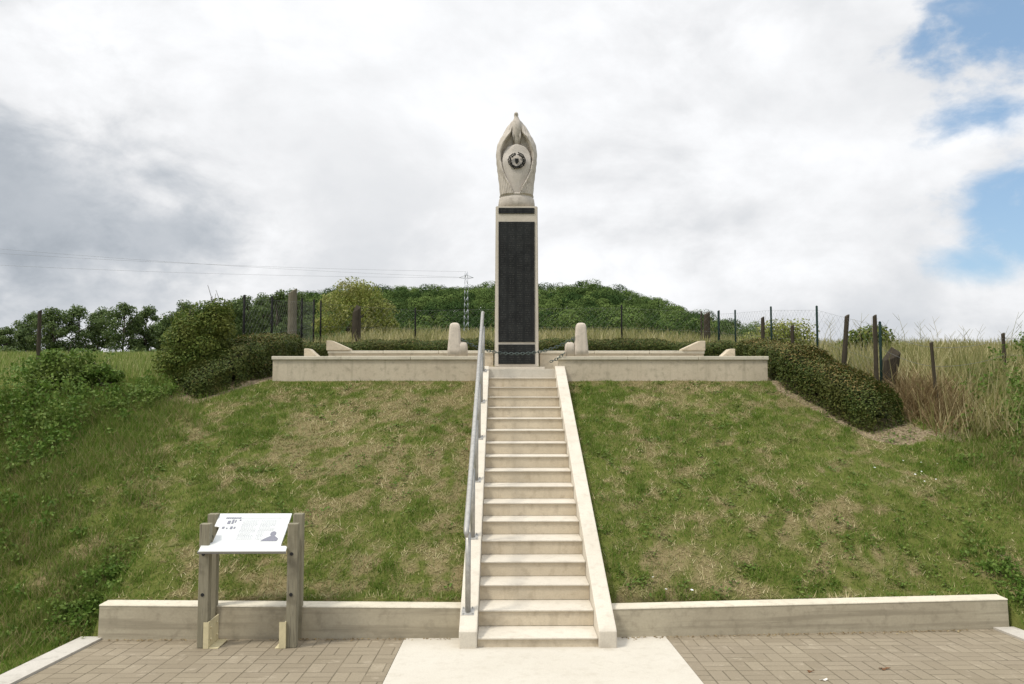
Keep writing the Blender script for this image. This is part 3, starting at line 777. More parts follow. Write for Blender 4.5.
dr = dryness(x, y); h = RNG.uniform(.014, .034, len(x))*(1+.9*sstep(.30-dr, 0, .25)*fbm(x*2.2, y*2.2, 77)); h *= 1+.9*sstep(-x, 3.9, 5.5)+.4*sstep(x, 4.6, 6)
P3 = np.stack([x, y, ground(x, y)-.004], 1)
tag(poly_mesh('lawn_grass', blades(P3, h, .0085, .9), M['lawn'], 4, {'dry': dr}), 'short mown grass with burnt brown patches covering the bank', 'grass', kind='stuff')

# longer tufts along wall foot and scattered
def clumps(n, x0, x1, y0, y1, keep, per, rad):
    x, y = scatter(n, x0, x1, y0, y1, keep); x = np.repeat(x, per)+RNG.normal(0, rad, len(x)*per); y = np.repeat(y, per)+RNG.normal(0, rad, len(y)*per)
    k = ~in_built(x, y); return x[k], y[k]
x, y = clumps(1700, -7, 7, .4, 5.3, lambda x, y: (dryness(x, y) < .36) & (soilness(x, y) < .3) & (fbm(x*1.6, y*1.6, 91) > .47), 70, .05)
P3 = np.stack([x, y, ground(x, y)-.004], 1); h = RNG.uniform(.025, .068, len(x))
tag(poly_mesh('grass_tufts', blades(P3, h, .008, 1.0), M['lawn'], 4, {'dry': np.zeros(len(x))+.05}), 'darker green tufts scattered over the mown bank', 'grass', kind='stuff')

# longer unmown grass down the outer edges
x, y = clumps(2600, -8.5, -4.0, -1.5, 5.0, lambda x, y: RNG.uniform(0, 1, len(x)) < sstep(-x, 4.1, 5.6)*.85+.5*np.exp(-((x+4.3)/.3)**2-((y-.4)/.8)**2), 60, .07)
x2, y2 = clumps(900, 4.4, 7.5, -.5, 3.4, lambda x, y: RNG.uniform(0, 1, len(x)) < sstep(x, 4.9, 6.3)*.7, 50, .07)
x = np.concatenate([x, x2]); y = np.concatenate([y, y2]); P3 = np.stack([x, y, ground(x, y)-.004], 1)
tag(poly_mesh('long_grass', blades(P3, RNG.uniform(.05, .15, len(x)), .009, 1.1), M['lawn'], 4, {'dry': .12+.38*fbm(x*2, y*2, 19)}), 'longer unmown green grass along both outer edges of the bank', 'grass', kind='stuff')
# broad-leaved lawn weeds and straw thatch lying flat
x, y = clumps(900, -6.5, 6.5, .4, 5.3, lambda x, y: fbm(x*1.2, y*1.2, 95) > .45, 12, .04)
P3 = np.stack([x, y, ground(x, y)+RNG.uniform(.012, .04, len(x))], 1)
tag(poly_mesh('lawn_weeds', leaf_quads(P3, .038, .6, 1.5), M['nettle'], 4), 'small broad leaved weeds growing in the lawn', 'weeds', kind='stuff')
x, y = scatter(60000, -5.5, 6, .4, 5.3, lambda x, y: RNG.uniform(0, 1, len(x)) < .15+.85*sstep(dryness(x, y), .25, .55))
P3 = np.stack([x, y, ground(x, y)+.006], 1); az = RNG.uniform(0, np.pi, len(x)); ln = RNG.uniform(.03, .09, len(x))
u = np.stack([np.cos(az)*ln, np.sin(az)*ln, RNG.uniform(0, .3, len(x))*ln+.41*np.sin(az)*ln], 1); vv = np.stack([-np.sin(az), np.cos(az), 0*az], 1)*.0035
tag(poly_mesh('thatch', np.stack([P3-vv, P3+vv, P3+u+vv*.3, P3+u-vv*.3], 1), M['straw'], 4), 'dead straw coloured thatch lying in the lawn', 'grass', kind='stuff')

# tall dry grass on the right-hand field and behind the hedge
def straw_keep(x, y):
    q = hedge_dist(x, y, HR)
    right = (x > 5.25+.25*np.sin(y*1.7)) & (y > 3.6-.25*(x-5)) & (q > .55)
    back = (y > 9.4) & (x > -5.5)
    dist = np.hypot(x-CAM[0], y-CAM[1])
    right &= RNG.uniform(0, 1, len(x)) > .93*np.exp(-((x-5.7)/.50)**2-((y-4.2)/.75)**2)
    right &= RNG.uniform(0, 1, len(x)) > .92*np.exp(-((x-7.5)/.85)**2-((y-3.5)/.9)**2)
    return (right | back) & (RNG.uniform(0, 1, len(x)) < np.clip((11/dist)**1.6, .06, 1)*(.3+.7*sstep(fbm(x*1.5, y*1.5, 21), .3, .6)))
x, y = scatter(420000, -6, 26, 2.2, 34, straw_keep)
h = RNG.uniform(.18, .54, len(x))*(.7+.7*fbm(x*.8, y*.8, 23))*np.where((y > 9.4) & (x < 5), .8, 1)
P3 = np.stack([x, y, ground(x, y)-.01], 1)
tag(poly_mesh('dry_grass', blades(P3, h, .012+.0007*np.hypot(x, y+6), .7), M['straw'], 4), 'tall straw coloured wild grass filling the field beyond the fence', 'grass', kind='stuff')
# bent brown bracken by the leaning stump
x, y = scatter(10000, 5.0, 7.0, 3.3, 5.3, lambda x, y: np.exp(-((x-5.75)/.38)**2-((y-4.35)/.55)**2) > RNG.uniform(0, 1, len(x)))
P3 = np.stack([x, y, ground(x, y)], 1)
tag(poly_mesh('dead_bracken', blades(P3, RNG.uniform(.14, .50, len(x)), .015, 1.5), M['rust'], 4), 'rust brown dead undergrowth beside the leaning timber stump', 'undergrowth', kind='stuff')
# arching bleached stems
x, y = scatter(900, 5.6, 7.4, 3.2, 4.8, lambda x, y: np.exp(-((x-6.1)/.45)**2-((y-3.7)/.5)**2) > RNG.uniform(0, 1, len(x)))
P3 = np.stack([x, y, ground(x, y)], 1)
tag(poly_mesh('bleached_stems', blades(P3, RNG.uniform(.3, .75, len(x)), .012, .9), M['straw'], 4), 'pale bleached grass stems arching in front of the field post', 'grass', kind='stuff')
# meadow on the left
def mead_keep(x, y):
    dist = np.hypot(x-CAM[0], y-CAM[1])
    return (x < -5.4) & (hedge_dist(x, y, HL) > .6) & (RNG.uniform(0, 1, len(x)) < np.clip((12/dist)**1.7, .02, 1))
x, y = scatter(620000, -46, -5.4, 5.5, 60, mead_keep)
P3 = np.stack([x, y, ground(x, y)-.01], 1)
tag(poly_mesh('meadow_grass', blades(P3, RNG.uniform(.08, .27, len(x)), .008+.0008*np.hypot(x, y+6), .7), M['meadow'], 4), 'pale green meadow stretching to the tree line on the left', 'grass', kind='stuff')

# leafy nettles: stems carrying leaf whorls
def leafy(name, n, keep, box, hmin, hmax, leaf, label, mat='nettle', per=34, spread=.07):
    x, y = scatter(n, *box, keep); h = RNG.uniform(hmin, hmax, len(x)); z = ground(x, y)
    t = RNG.uniform(.12, 1.05, (len(x), per)); lean = RNG.normal(0, .16, (len(x), 2))
    px_ = x[:, None]+lean[:, :1]*h[:, None]*t+RNG.normal(0, spread, t.shape)*(1.15-.55*t); py_ = y[:, None]+lean[:, 1:]*h[:, None]*t+RNG.normal(0, spread, t.shape)*(1.15-.55*t)
    pz_ = z[:, None]+h[:, None]*t
    P3 = np.stack([px_, py_, pz_], -1).reshape(-1, 3)
    return tag(poly_mesh(name, leaf_quads(P3, leaf, .55, .5), M[mat], 4), label, 'weeds', kind='stuff')
def gk(cx, cy, sx, sy): return lambda x, y: RNG.uniform(0, 1, len(x)) < np.exp(-((x-cx)/sx)**2-((y-cy)/sy)**2)
leafy('nettles', 1000, gk(-6.9, 4.1, .8, .9), (-9.5, -4.6, 2, 7), .22, .62, .055, 'thicket of tall nettles and weeds at the top of the left bank', per=60)
leafy('tall_weeds', 150, gk(-6.45, 3.9, .5, .75), (-8, -4.8, 2, 6), .35, .85, .055, 'tall bright leafy weeds standing on the left bank edge', per=80, spread=.09)
leafy('nettles', 900, gk(-6.3, 3.1, .65, .9), (-9, -4.4, 0, 6), .10, .32, .052, 'leafy weeds spilling down the left bank below the nettle thicket', per=44)
leafy('nettles', 600, gk(-5.7, 1.2, .8, 1.5), (-8, -4.1, -1.5, 4.5), .06, .20, .045, 'low green weeds creeping down the left edge of the lawn')
leafy('nettles', 420, gk(-4.12, .75, .16, .40), (-4.6, -3.9, .2, 1.8), .04, .13, .042, 'low weeds against the left end of the low retaining wall')
leafy('nettles', 260, gk(4.62, .95, .14, .35), (4.42, 5.1, .3, 1.8), .04, .12, .042, 'low weeds against the right end of the low retaining wall')
leafy('nettles', 500, gk(-5.5, 4.6, .5, .5), (-7, -4.5, 3.4, 6), .10, .34, .05, 'sparse weeds at the foot of the big dark bush', per=44)
leafy('nettles', 1500, lambda x, y: RNG.uniform(0, 1, len(x)) < np.exp(-((x-7.5)/.85)**2-((y-3.7)/.9)**2), (5.8, 10.5, 1.5, 6), .22, .60, .058, 'fresh green nettles at the right edge in front of the field')
leafy('nettles', 700, lambda x, y: RNG.uniform(0, 1, len(x)) < np.exp(-((x-6.6)/.8)**2-((y-2.5)/.8)**2), (5.0, 8.5, .6, 4), .06, .2, .045, 'low weeds spreading along the right border of the lawn')
# daisies
x, y = scatter(700, .8, 6, .5, 4.6, lambda x, y: (np.exp(-((x-1.05)/.25)**2-((y-.75)/.3)**2)+np.exp(-((x-1.9)/.8)**2-((y-.62)/.12)**2)*.6+np.exp(-((x-4.6)/.5)**2-((y-2.6)/.4)**2)) > RNG.uniform(.1, 1, len(x)))
P3 = np.stack([x, y, ground(x, y)+.06], 1)
tag(poly_mesh('daisies', leaf_quads(P3, .030, .9, 3), M['petal'], 4), 'tiny white daisies dotted on the right lawn', 'flowers', kind='stuff')

# ------------------------------------------------------------------ hedges
def hedge(label, pts, wd, ht, tip=1.0, low=1.0, run=.5):
    for _ in range(3):
        q = [pts[0]]
        for (ax, ay), (cx2, cy2) in zip(pts, pts[1:]): q += [(ax*.75+cx2*.25, ay*.75+cy2*.25), (ax*.25+cx2*.75, ay*.25+cy2*.75)]
        pts = q+[pts[-1]]
    P2 = [Vector((*p, 0)) for p in pts]; seg = [(a, b_, (b_-a).length) for a, b_ in zip(P2, P2[1:])]; L = sum(s[2] for s in seg)
    c = P2[0].lerp(P2[-1], .5); base = float(ground(c.x, c.y))
    t = thing('hedge', label, 'hedge', (c.x, c.y, base), 'clipped hedge sections round the terrace')
    def along(s):
        for a, b_, l in seg:
            if s <= l: return a+(b_-a)*(s/l), (b_-a)/l
            s -= l
        return b_, (b_-a)/l
    n = int(L*12500)
    out = []; nr = []
    ss_ = RNG.uniform(0, L, n)
    for s in ss_:
        p, d = along(float(s)); nrm = Vector((-d.y, d.x, 0))
        k = random.random(); dep = random.random()**2*.16
        wloc = wd*(1+.07*math.sin(s*5)+.05*math.sin(s*13.0)); hloc = ht*(1+.04*math.sin(s*3.7+1)+.03*math.sin(s*9))
        e = min(1, min(s/.28, (L-s)/.28)*.5+.5); hloc *= (.72+.28*e)*(low+(1-low)*min(1, s/run)); wloc *= .6+.4*e
        # superellipse section
        a = random.uniform(-.25, math.pi+.25); ca, sa = math.cos(a), math.sin(a); q = (abs(ca)**4+abs(sa)**4)**(-.25)
        r = q*(1-dep)
        off = ca*r*wloc/2; z = max(.0, .42+sa*r*.58)*hloc if sa > -.1 else random.random()*.42*hloc
        if random.random() < .35: z = random.random()*hloc*.85; off = math.copysign(wloc/2*(1-dep), ca)
        out.append((p.x+nrm.x*off, p.y+nrm.y*off, z)); nr.append((nrm.x*ca, nrm.y*ca, max(0, sa)))
    # both ends
    for s, sg in ((0.0, -1), (L, 1)):
        p, d = along(s)
        for _ in range(int(1500*wd*ht)):
            o_ = random.uniform(-.5, .5)*wd*.8; z = random.random()*ht*.8*(low if s == 0 else 1); nrm = Vector((-d.y, d.x, 0)); f = random.random()**2*.08
            out.append((p.x+nrm.x*o_-d.x*sg*f, p.y+nrm.y*o_-d.y*sg*f, z)); nr.append((d.x*sg, d.y*sg, 0))
    out = np.array(out); nr = np.array(nr); out = out+RNG.normal(0, .014, out.shape)
    hrel = out[:, 2]/ht
    out[:, 2] += ground(out[:, 0], out[:, 1], True)
    V = leaf_quads(out, .033, .62, .2, nr)
    top = (hrel > .90+.09*RNG.uniform(-1, 1, len(hrel))) & (RNG.uniform(0, 1, len(hrel)) < tip)
    poly_mesh('foliage', V[~top], M['hedge'], 4, None, t, t.location)
    poly_mesh('browned_top', V[top], M['hedgetop'], 4, None, t, t.location)
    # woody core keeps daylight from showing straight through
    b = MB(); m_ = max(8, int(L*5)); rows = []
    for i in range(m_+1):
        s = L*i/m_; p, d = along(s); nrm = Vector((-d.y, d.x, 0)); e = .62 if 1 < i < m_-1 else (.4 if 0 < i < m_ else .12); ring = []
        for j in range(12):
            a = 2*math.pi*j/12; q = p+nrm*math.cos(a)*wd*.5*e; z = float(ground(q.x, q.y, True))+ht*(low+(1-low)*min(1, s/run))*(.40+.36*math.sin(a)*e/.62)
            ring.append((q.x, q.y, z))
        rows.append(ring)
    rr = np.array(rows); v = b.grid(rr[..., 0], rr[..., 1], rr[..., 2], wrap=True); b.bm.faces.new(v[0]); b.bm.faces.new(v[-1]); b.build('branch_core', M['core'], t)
hedge('clipped hedge running down the right bank from the terrace corner, tops scorched brown', HR, .70, .53, .5, .8, .6)
hedge('clipped dark hedge curving round the left corner of the terrace beside the big bush', HL, .74, .64, .3, .42, 1.25)
hedge('straight low clipped hedge across the back of the terrace behind the monument', [(-4.42, 8.55), (0, 8.6), (4.42, 8.55)], .7, .43, .12)

# ------------------------------------------------------------------ bushes and trees
def blob_leaves(c, r, n, size, rng=RNG, squash=.8, shell=.55, pull=.8):
    d = rng.normal(size=(n, 3)); d /= np.linalg.norm(d, axis=1)[:, None]
    rad = (1-shell*rng.uniform(0, 1, n)**1.6)[:, None]
    P_ = np.array(c)+d*rad*np.array([r, r, r*squash])
    return leaf_quads(P_, size, .62, .3, d*pull)
def bush(name, label, cat, base, blobs, leaf, mat, stems, twigs=0, twigh=.3, group=None):
    """blobs: (dx, dy, dz, radius, leaves)"""
    t = thing(name, label, cat, base, group); base = np.array(base)
    V = np.concatenate([blob_leaves(base+np.array(q[:3]), q[3], q[4], leaf) for q in blobs])
    poly_mesh('foliage', V, M[mat], 4, None, t, base)
    for i in range(stems):
        q = blobs[i % len(blobs)]; e = base+np.array(q[:3]); b = MB()
        b.tube([base+np.array((random.uniform(-.1, .1), random.uniform(-.1, .1), -.05)), base+(e-base)*.5+np.array((random.uniform(-.05, .05), 0, 0)), e], [.022, .016, .006], 6)
        b.build('stem', M['bark'], t)
    for i in range(twigs):
        q = blobs[-1-i % min(8, len(blobs))]; e = base+np.array(q[:3])+np.array((random.uniform(-.5, .5)*q[3], random.uniform(-.4, .4)*q[3], q[3]*.4)); b = MB()
        b.tube([e, e+np.array((random.uniform(-.10, .10), random.uniform(-.1, .1), twigh*random.uniform(.6, 1.2)))], [.006, .003], 5)
        b.build('twig', M['bark'], t)
    return t
gz = lambda x, y: float(ground(x, y, True))
bx_, by_ = -5.10, 5.70
rb = random.Random(5)
bl = [(rb.uniform(-.34, .30), rb.uniform(-.35, .35), rb.uniform(.15, .60), rb.uniform(.24, .33), 1300) for _ in range(14)]
bl += [(-.20, 0, .92, .25, 1100), (.06, .05, 1.06, .25, 1100), (.30, 0, 1.12, .22, 1100), (-.36, .05, .70, .22, 900), (.36, 0, .80, .22, 900), (.20, -.1, .88, .26, 1100), (-.1, -.2, .8, .26, 1100), (.36, .05, 1.0, .18, 700)]
bush('bush', 'big rounded dark green bush with bare twigs on top beside the left hedge', 'bush', (bx_, by_, gz(bx_, by_)), bl, .042, 'bush', 12, 22, .26)
def small_bush(x, y, r, hgt, label, mat='nettle', n=12, leaf=.07):
    bl = [(rb.uniform(-.6, .6)*r, rb.uniform(-.5, .5)*r, rb.uniform(.2, .8)*hgt, r*rb.uniform(.35, .5), 420) for _ in range(n)]
    bush('bush', label, 'bush', (x, y, gz(x, y)), bl, leaf, mat, 6, 6, .2)
small_bush(-7.0, 5.0, .5, .62, 'leafy mid green bush rising from the left nettles below the meadow', 'nettle', 20, .05)
small_bush(-6.3, 5.1, .30, .38, 'small leafy bush between the left nettles and the big dark bush', 'nettle', 8, .05)
small_bush(9.75, 7.3, .75, .75, 'dark scrubby bush beyond the field fence at the right edge', 'nettle', 12, .06)
small_bush(9.0, 13.5, 1.0, .9, 'distant rounded shrub on the skyline of the right field', 'bush', 10, .1)
small_bush(6.1, 11.5, .9, .75, 'grey green shrub half hidden in tall grass behind the right fence', 'willow', 10, .07)

# thin weed stalks on the right field skyline
b = MB(); 
for i in range(70):
    x = random.uniform(5.4, 13); y = random.uniform(8, 16); z = gz(x, y); h = random.uniform(.5, 1.15)
    l = random.uniform(-.35, .35); b.tube([(x, y, z), (x+l*.3, y, z+h*.6), (x+l, y, z+h)], [.006, .005, .002], 4)
    for k in range(random.randint(1, 4)):
        q = random.uniform(.5, .9); s = random.choice((-1, 1)); b.tube([(x+l*q, y, z+h*q), (x+l*q+s*.14, y, z+h*q+.16)], [.004, .002], 4)
tag(b.build('weed_stalks', M['straw']), 'thin bare weed stalks standing above the right field skyline', 'weeds', kind='stuff')

# yellow-green willow shrub behind the fence
wx, wy_ = -6.0, 23.5
t = thing('willow_shrub', 'yellow green drooping shrub behind the left fence stump', 'shrub', (wx, wy_, gz(wx, wy_)))
V = []; base = np.array(t.location)
lobes = [(-.75, 0, 1.75, .75), (-.2, .2, 2.35, .75), (.35, 0, 2.2, .7), (.95, .1, 1.6, .6), (-.95, -.2, 1.0, .6), (.1, -.3, 1.4, .8), (1.25, 0, 1.0, .45), (.6, -.3, .9, .6)]
for lx, ly, lz, lr in lobes:
    V.append(blob_leaves(base+np.array((lx, ly, lz)), lr, 1100, .085, RNG, .75, .7))
    for i in range(26):
        a = random.uniform(0, 2*math.pi); n = 30; k = np.linspace(0, 1, n); ln = random.uniform(.3, .9)*lz*.7
        pts = np.stack([base[0]+lx+np.cos(a)*lr*(.5+.6*k)+RNG.normal(0, .04, n), base[1]+ly+np.sin(a)*lr*(.5+.6*k)+RNG.normal(0, .04, n), base[2]+lz+lr*.4-ln*k**1.6], 1)
        V.append(leaf_quads(pts, .085, .4, -.1))
poly_mesh('foliage', np.concatenate(V), M['willow'], 4, None, t, base)
b = MB()
for i in range(7): b.tube([base+np.array((0, 0, -.1)), base+np.array((random.uniform(-.3, .3), random.uniform(-.3, .3), .8)), base+np.array((random.uniform(-.7, .7), random.uniform(-.3, .3), 1.7))], [.07, .05, .015], 6)
b.build('trunk', M['bark'], t)

def tree(name, label, base, H, Rw, clear, nclump, mat, leaf, per, group, seed):
    rg = random.Random(seed); ng = np.random.default_rng(seed)
    t = thing(name, label, 'tree', base, group); base = np.array(base); b = MB(); V = []
    b.tube([base+np.array((0, 0, -.3)), base+np.array((rg.uniform(-.1, .1), 0, H*.4)), base+np.array((rg.uniform(-.3, .3), 0, H*.85))], [.20, .14, .04], 8)
    for i in range(nclump):
        a = rg.uniform(0, 2*math.pi); hh = clear+(1-clear)*(i+.5)/nclump; pr = math.sin(math.pi*min(1, .15+.82*(hh-clear)/(1-clear)))**.7
        rr = Rw*pr*rg.uniform(.25, .95); c = base+np.array((math.cos(a)*rr, math.sin(a)*rr, H*hh*.95))
        V.append(blob_leaves(c, Rw*rg.uniform(.26, .42), per, leaf, ng, .75, .75))
        b.tube([base+np.array((0, 0, H*max(.2, hh-.22))), c], [.07, .02], 5)
    b.build('trunk', M['bark'], t); poly_mesh('crown', np.concatenate(V), M[mat], 4, None, t, base)
    return t
def X_at(px, d): return CAM[0]+math.tan(math.atan((px-512)/FPX)+YAW)*d
rowspec = [(4, 328, 3.0), (18, 330, 2.6), (36, 312, 4.2), (52, 308, 3.9), (77, 306, 4.6), (97, 308, 3.6), (122, 303, 4.4), (145, 306, 3.4), (166, 322, 2.5), (182, 301, 4.8), (205, 305, 4.0), (228, 300, 4.2), (247, 295, 4.2), (262, 293, 3.8), (277, 289, 3.8), (296, 289, 4.0)]
looks = ['tall spreading field tree in the far row on the left', 'narrow upright tree in the far row on the left', 'low bushy tree in the far row on the left']
for i, (px, yt, wd) in enumerate(rowspec):
    d = 112+((i*37) % 11)-5; x = X_at(px, d); y = d+CAM[1]; z = gz(x, y); H = CAM[2]+(388.4-yt)*d/FPX-z
    words = ['first', 'second', 'third', 'fourth', 'fifth', 'sixth', 'seventh', 'eighth', 'ninth', 'tenth', 'eleventh', 'twelfth', 'thirteenth', 'fourteenth', 'fifteenth', 'sixteenth'][i]
    tree('field_tree', ('short bushy' if H < 6 else 'tall airy')+' tree in the distant row beyond the meadow, %s from the left' % words, (x, y, z), H, wd*.72, .26 if H > 6 else .08, 26, 'tree', .30, 230, 'trees in the far row beyond the meadow', 100+i)
# scrub at the foot of the row
V = []
for i in range(150):
    px = random.uniform(-30, 330); d = random.uniform(92, 118); x = X_at(px, d); y = d+CAM[1]; r = random.uniform(1.0, 1.9)
    V.append(blob_leaves((x, y, gz(x, y)+r*.6), r, 130, .4))
tag(poly_mesh('scrub', np.concatenate(V), M['tree'], 4), 'continuous dark scrub along the foot of the distant tree row', 'scrub', kind='stuff')

# wooded hill, one far-off mass of crowns
V = []; tr = MB(); ng = np.random.default_rng(5); cnt = 0
T = []
SP = []
for i in range(9000):
    y = 128+134*ng.uniform(0, 1)**.8; x = ng.uniform(-112, 84)*(y+40)/300
    hz_ = np.interp(x, HX, HZ)
    if y > 170 and hz_ < 2.0: continue
    if y < 170 and not (-74 < x*255/y < 60): continue
    r = ng.uniform(2.6, 4.9)*(.8 if y < 150 else 1)
    if any((x-a)**2+(y-b_)**2 < (.80*(r+c)*.62+.6)**2 for a, b_, c in SP): continue
    SP.append((x, y, r)); z = gz(x, y); H = (5.0+r*.85+ng.uniform(-.8, .8))*(1 if y > 165 else .8)
    cnt += 1
    if cnt > 760: break
    tone = min(1, max(0, ng.normal(.38, .30))); top = z+H
    def put(c, rad, n, lf, sq=.85, sh=.25):
        q = blob_leaves(c, rad, n, lf, ng, sq, sh, 3.2); V.append(q); T.append(np.full(len(q), tone))
    put((x, y, top-r*.85), r*.90, 620, .42, .95, .14)                       # rounded dome of the crown
    for k in range(5):
        a = ng.uniform(0, 2*np.pi); e = ng.uniform(.1, 1.1); rr_s = r*ng.uniform(.25, .38)
        put((x+np.cos(a)*np.cos(e)*r*.72, y+np.sin(a)*np.cos(e)*r*.72, top-r*.85+np.sin(e)*r*.66), rr_s, 110, .34)
    put((x, y, z+H*.3), r*.6, 50, .8, 1.1, .5)
tag(poly_mesh('wood', np.concatenate(V), M['forest'], 4, {'dry': np.concatenate(T)}), 'dense green wood covering the hill behind the monument', 'wood', kind='stuff')

# ------------------------------------------------------------------ fences and posts
def post_at(px, d, ytop):
    x = X_at(px, d); y = d+CAM[1]; z = gz(x, y); return x, y, z, CAM[2]+(388.4-ytop)*d/FPX
def mesh_panel(b, p, q, za, zb, cell=.15, r=.0011):
    p, q = Vector((*p, 0)), Vector((*q, 0)); L = (q-p).length; d = (q-p)/L; za0, za1 = za; zb0, zb1 = zb
    H = zb0-za0
    def P_(s, t):
        s = min(max(s, 0), L); k = s/L; lo_ = za0+(za1-za0)*k; hi_ = zb0+(zb1-zb0)*k; return (p.x+d.x*s, p.y+d.y*s, lo_+(hi_-lo_)*t)
    s = -H
    while s < L:
        for sg in (1, -1):
            a0, a1 = (s, 0.0), (s+H, 1.0)
            if a0[0] < 0: a0 = (0, (0-s)/H)
            if a1[0] > L: a1 = (L, (L-s)/H)
            if a1[0] > a0[0]:
                if sg == 1: b.tube([P_(*a0), P_(*a1)], r, 3, False)
                else: b.tube([P_(a0[0], 1-a0[1]), P_(a1[0], 1-a1[1])], r, 3, False)
        s += cell
    for t in (0.0, .5, 1.0): b.tube([P_(L*i/6, t) for i in range(7)], r*1.3, 4, False)
def fence(label, spec, mat, rad, top_extra=.0):
    pts = [post_at(*s) for s in spec]
    t = thing('wire_fence', label, 'fence', pts[0][:3])
    for x, y, z, zt in pts:
        b = MB(); b.tube([(x, y, z-.15), (x, y, zt)], rad, 8); b.ball((x, y, zt), rad*1.1, 1); b.build('fence_post', M[mat], t)
    b = MB()
    for (x0, y0, z0_, t0), (x1, y1, z1_, t1) in zip(pts, pts[1:]): mesh_panel(b, (x0, y0), (x1, y1), (z0_+.05, z1_+.05), (t0-.06, t1-.06))
    b.build('wire_mesh', M['wire'], t)
fence('chain link fence on green metal posts along the right side of the terrace', [(881, 11.4, 322), (818, 13.2, 306), (772, 15.2, 306.6), (736, 17.3, 310), (719, 18.4, 311)], 'greenpost', .020)
fence('chain link fence on dark metal posts crossing behind the monument', [(719.8, 18.5, 310.5), (622, 18.9, 305), (525, 19.0, 306), (415, 19.0, 308), (320, 18.6, 301)], 'darkpost', .020)
fence('chain link fence on dark metal posts along the left side of the terrace', [(313, 18.4, 300), (301, 16.8, 299), (271, 14.6, 297), (243, 13.4, 296)], 'darkpost', .022)
def wpost(name, label, px, d, ytop, ybot, wd, dp, mat, lean=0, group=None, point=False, flare=0):
    x, y, z, zt = post_at(px, d, ytop); t0 = (x, y, z)
    b = MB(); pr = []
    for k, zc in enumerate(np.linspace(z-.2, zt, 7)):
        f = (zc-z)/(zt-z); ring = []
        sc = 1-.12*max(0, f)+flare*(max(0, f)-.6)+.04*math.sin(k*2.3+px)
        for j in range(10):
            a = 2*math.pi*j/10; c, q = math.cos(a), math.sin(a); e = (abs(c)**3+abs(q)**3)**(-1/3)
            ring.append((x+lean*max(f, 0)*(zt-z)+c*e*wd*sc/2, y+q*e*dp*sc/2, zc+(.35*wd*(c*.8+.3*q) if (k == 6) else 0)))
        pr.append(ring)
    rr = np.array(pr); v = b.grid(rr[..., 0], rr[..., 1], rr[..., 2], wrap=True, smooth=False); b.bm.faces.new(v[0])
    c = rr[-1].mean(0)+np.array((0, 0, .12*wd if not point else .6*wd)); cv = b.bm.verts.new(c)
    for j in range(10): b.bm.faces.new((v[-1][j], v[-1][(j+1) % 10], cv))
    return tag(b.build(name, M[mat], None, t0), label, 'post', group)
wpost('fence_post', 'stout dark timber post at the far right corner of the terrace fence', 707.5, 19.4, 313, 334, .17, .16, 'old_wood')
wpost('fence_post', 'thin dark post beside the stout corner post, right of the hill', 702, 20, 311, 334, .05, .05, 'old_wood')
wpost('fence_post', 'short dark timber post in tall grass left of the first tall green fence post', 763.5, 15.6, 317, 341, .075, .075, 'old_wood')
wpost('fence_post', 'lowest brown stake between two tall green fence posts on the right', 793, 14.0, 325, 350, .065, .06, 'old_wood')
wpost('fence_post', 'dark post tilting to the right above the scorched hedge', 842.5, 12.3, 315, 353, .075, .07, 'old_wood', .09)
wpost('fence_post', 'tall straight dark post next to the green post by the leaning stump', 876, 11.2, 315, 384, .06, .06, 'old_wood')
wpost('timber_stump', 'thick weathered timber stump leaning beside the lower end of the right hedge', 887, 11.75, 356, 397, .24, .16, 'old_wood', .14, point=True, flare=.35)
wpost('field_post', 'slim brown stake standing in dead undergrowth right of the leaning stump', 936, 11.0, 342, 419, .045, .045, 'old_wood', -.06)
wpost('field_post', 'thin dark stake in front of the green scrub at the right edge', 1005, 12.6, 333, 379, .055, .055, 'old_wood', -.02)
wpost('timber_stump', 'tall broad lichened timber post rising above the left hedge', 291.5, 16.4, 291, 335, .20, .17, 'pale_old_wood')
wpost('timber_stump', 'short broken dark timber post in front of the yellow green shrub', 356, 18, 310, 335, .22, .17, 'old_wood', 0, point=True)
wpost('field_post', 'lone dark timber post in the left meadow before the distant trees', 38, 16, 311, 350, .075, .07, 'old_wood')
# plain field wires on the right
b = MB(); q = [post_at(881, 11.4, 327), post_at(935, 11.0, 345), post_at(1005, 12.6, 336), post_at(1080, 14, 330)]
for dz_ in (-.03, -.30):
    for a, c in zip(q, q[1:]):
        pa, pc = Vector((a[0], a[1], a[3]+dz_)), Vector((c[0], c[1], c[3]+dz_))
        b.tube([pa.lerp(pc, k/8)-Vector((0, 0, .05*(1-(k/4-1)**2))) for k in range(9)], .0025, 4, False)
tag(b.build('field_wire', M['wire']), 'sagging strands of plain wire strung between the right field stakes', 'wire')

# ------------------------------------------------------------------ pylon and power lines
d = 140; x = X_at(466, d); y = d+CAM[1]; z = gz(x, y); zt = CAM[2]+(388.4-271)*d/FPX
py_t = thing('electricity_pylon', 'slender grey lattice pylon rising in front of the wooded hill', 'pylon', (x, y, z))
b = MB(); n = 16
def hw_(k): return .50-.28*k/n
def cz(k): return z+(zt-z)*k/n
for k in range(n):
    a, c = hw_(k), hw_(k+1)
    for sx, sy in ((-1, -1), (1, -1), (1, 1), (-1, 1)): b.tube([(x+sx*a, y+sy*a, cz(k)), (x+sx*c, y+sy*c, cz(k+1))], .042, 4)
    s = 1 if k % 2 else -1
    for sy in (-1, 1): b.tube([(x-s*a, y+sy*a, cz(k)), (x+s*c, y+sy*c, cz(k+1))], .026, 4); b.tube([(x-s*sy*a, y-a, cz(k)), (x-s*sy*a, y+c, cz(k+1))], .026, 4)
b.build('lattice_mast', M['pylon'], py_t)
b = MB(); ztt = zt-1.1
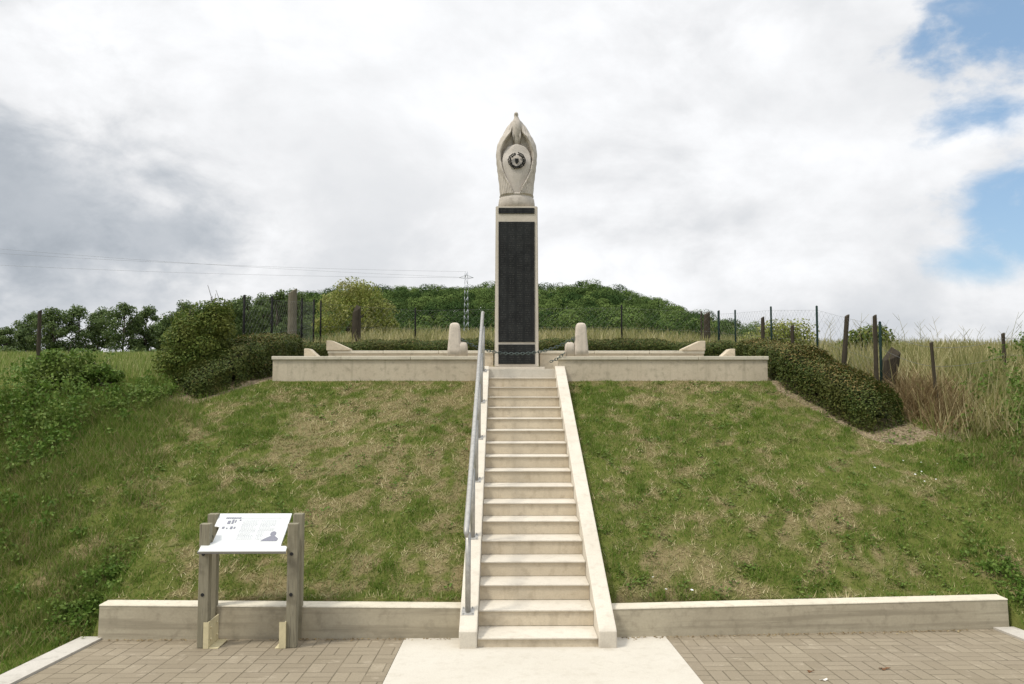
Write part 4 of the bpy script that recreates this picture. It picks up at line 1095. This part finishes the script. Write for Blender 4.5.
for s in (-1, 1): b.tube([(x, y, ztt+.5), (x+s*1.25, y, ztt)], .04, 4); b.tube([(x, y, ztt-.2), (x+s*1.25, y, ztt)], .04, 4)
b.build('cross_arm', M['pylon'], py_t)
for i, (ox, ex, ez) in enumerate(((-1.35, -175, 46), (0, -175, 49), (1.35, -175, 52))):
    b = MB(); A_ = Vector((x+ox, y, ztt if ox else zt)); B_ = Vector((-190, y-15+ox*3, 30+i*3.6))
    b.tube([A_.lerp(B_, k/24)-Vector((0, 0, 2.6*(1-(2*k/24-1)**2))) for k in range(25)], .013, 4, False)
    tag(b.build('power_line', M['wire']), ['lowest faint power cable', 'highest faint power cable', 'middle faint power cable'][(0, 2, 1)[i]]+' running left from the pylon across the sky', 'cable')

# ------------------------------------------------------------------ leaf crumbs and moss gathered at the wall foot
x = RNG.uniform(XL+.1, XR-.2, 900); x = x[(np.abs(x) > .75) & (fbm(x*1.5, x*0, 71) > .38)]; y = wall_front(x)-.026-np.abs(RNG.normal(0, .035, len(x)))
P3 = np.stack([x, y, plaza_z(y)+.008], 1)
tag(poly_mesh('leaf_crumbs', leaf_quads(P3, .020, .6, 2.5), M['rust'], 4), 'dry leaf crumbs and dirt gathered along the foot of the low walls', 'litter', kind='stuff')

# ------------------------------------------------------------------ small things on the paving
def scrap(name, label, x, y, s, mat, a):
    b = MB(); z = float(plaza_z(np.array(y)))+.006; n = 9; ring = []
    for k in range(n):
        t = 2*math.pi*k/n; r = s*(.6+.4*math.sin(3*t+a)); ring.append((x+math.cos(t)*r*1.6, y+math.sin(t)*r, z+.006*math.sin(2*t+a)))
    b.prism(ring, (0, 0, .004)); return tag(b.build(name, M[mat], None, (x, y, z)), label, 'litter')
scrap('dead_leaf', 'curled brown dead leaf on the right-hand paving', 2.62, -.66, .035, 'leaf_dead', 1)
scrap('dead_leaf', 'small dark dead leaf near a pale scrap on the right-hand paving', 2.03, -.72, .022, 'leaf_dead', 2)
scrap('paper_scrap', 'pale scrap lying on the right-hand paving near a small dead leaf', 2.05, -.93, .024, 'paper', .3)
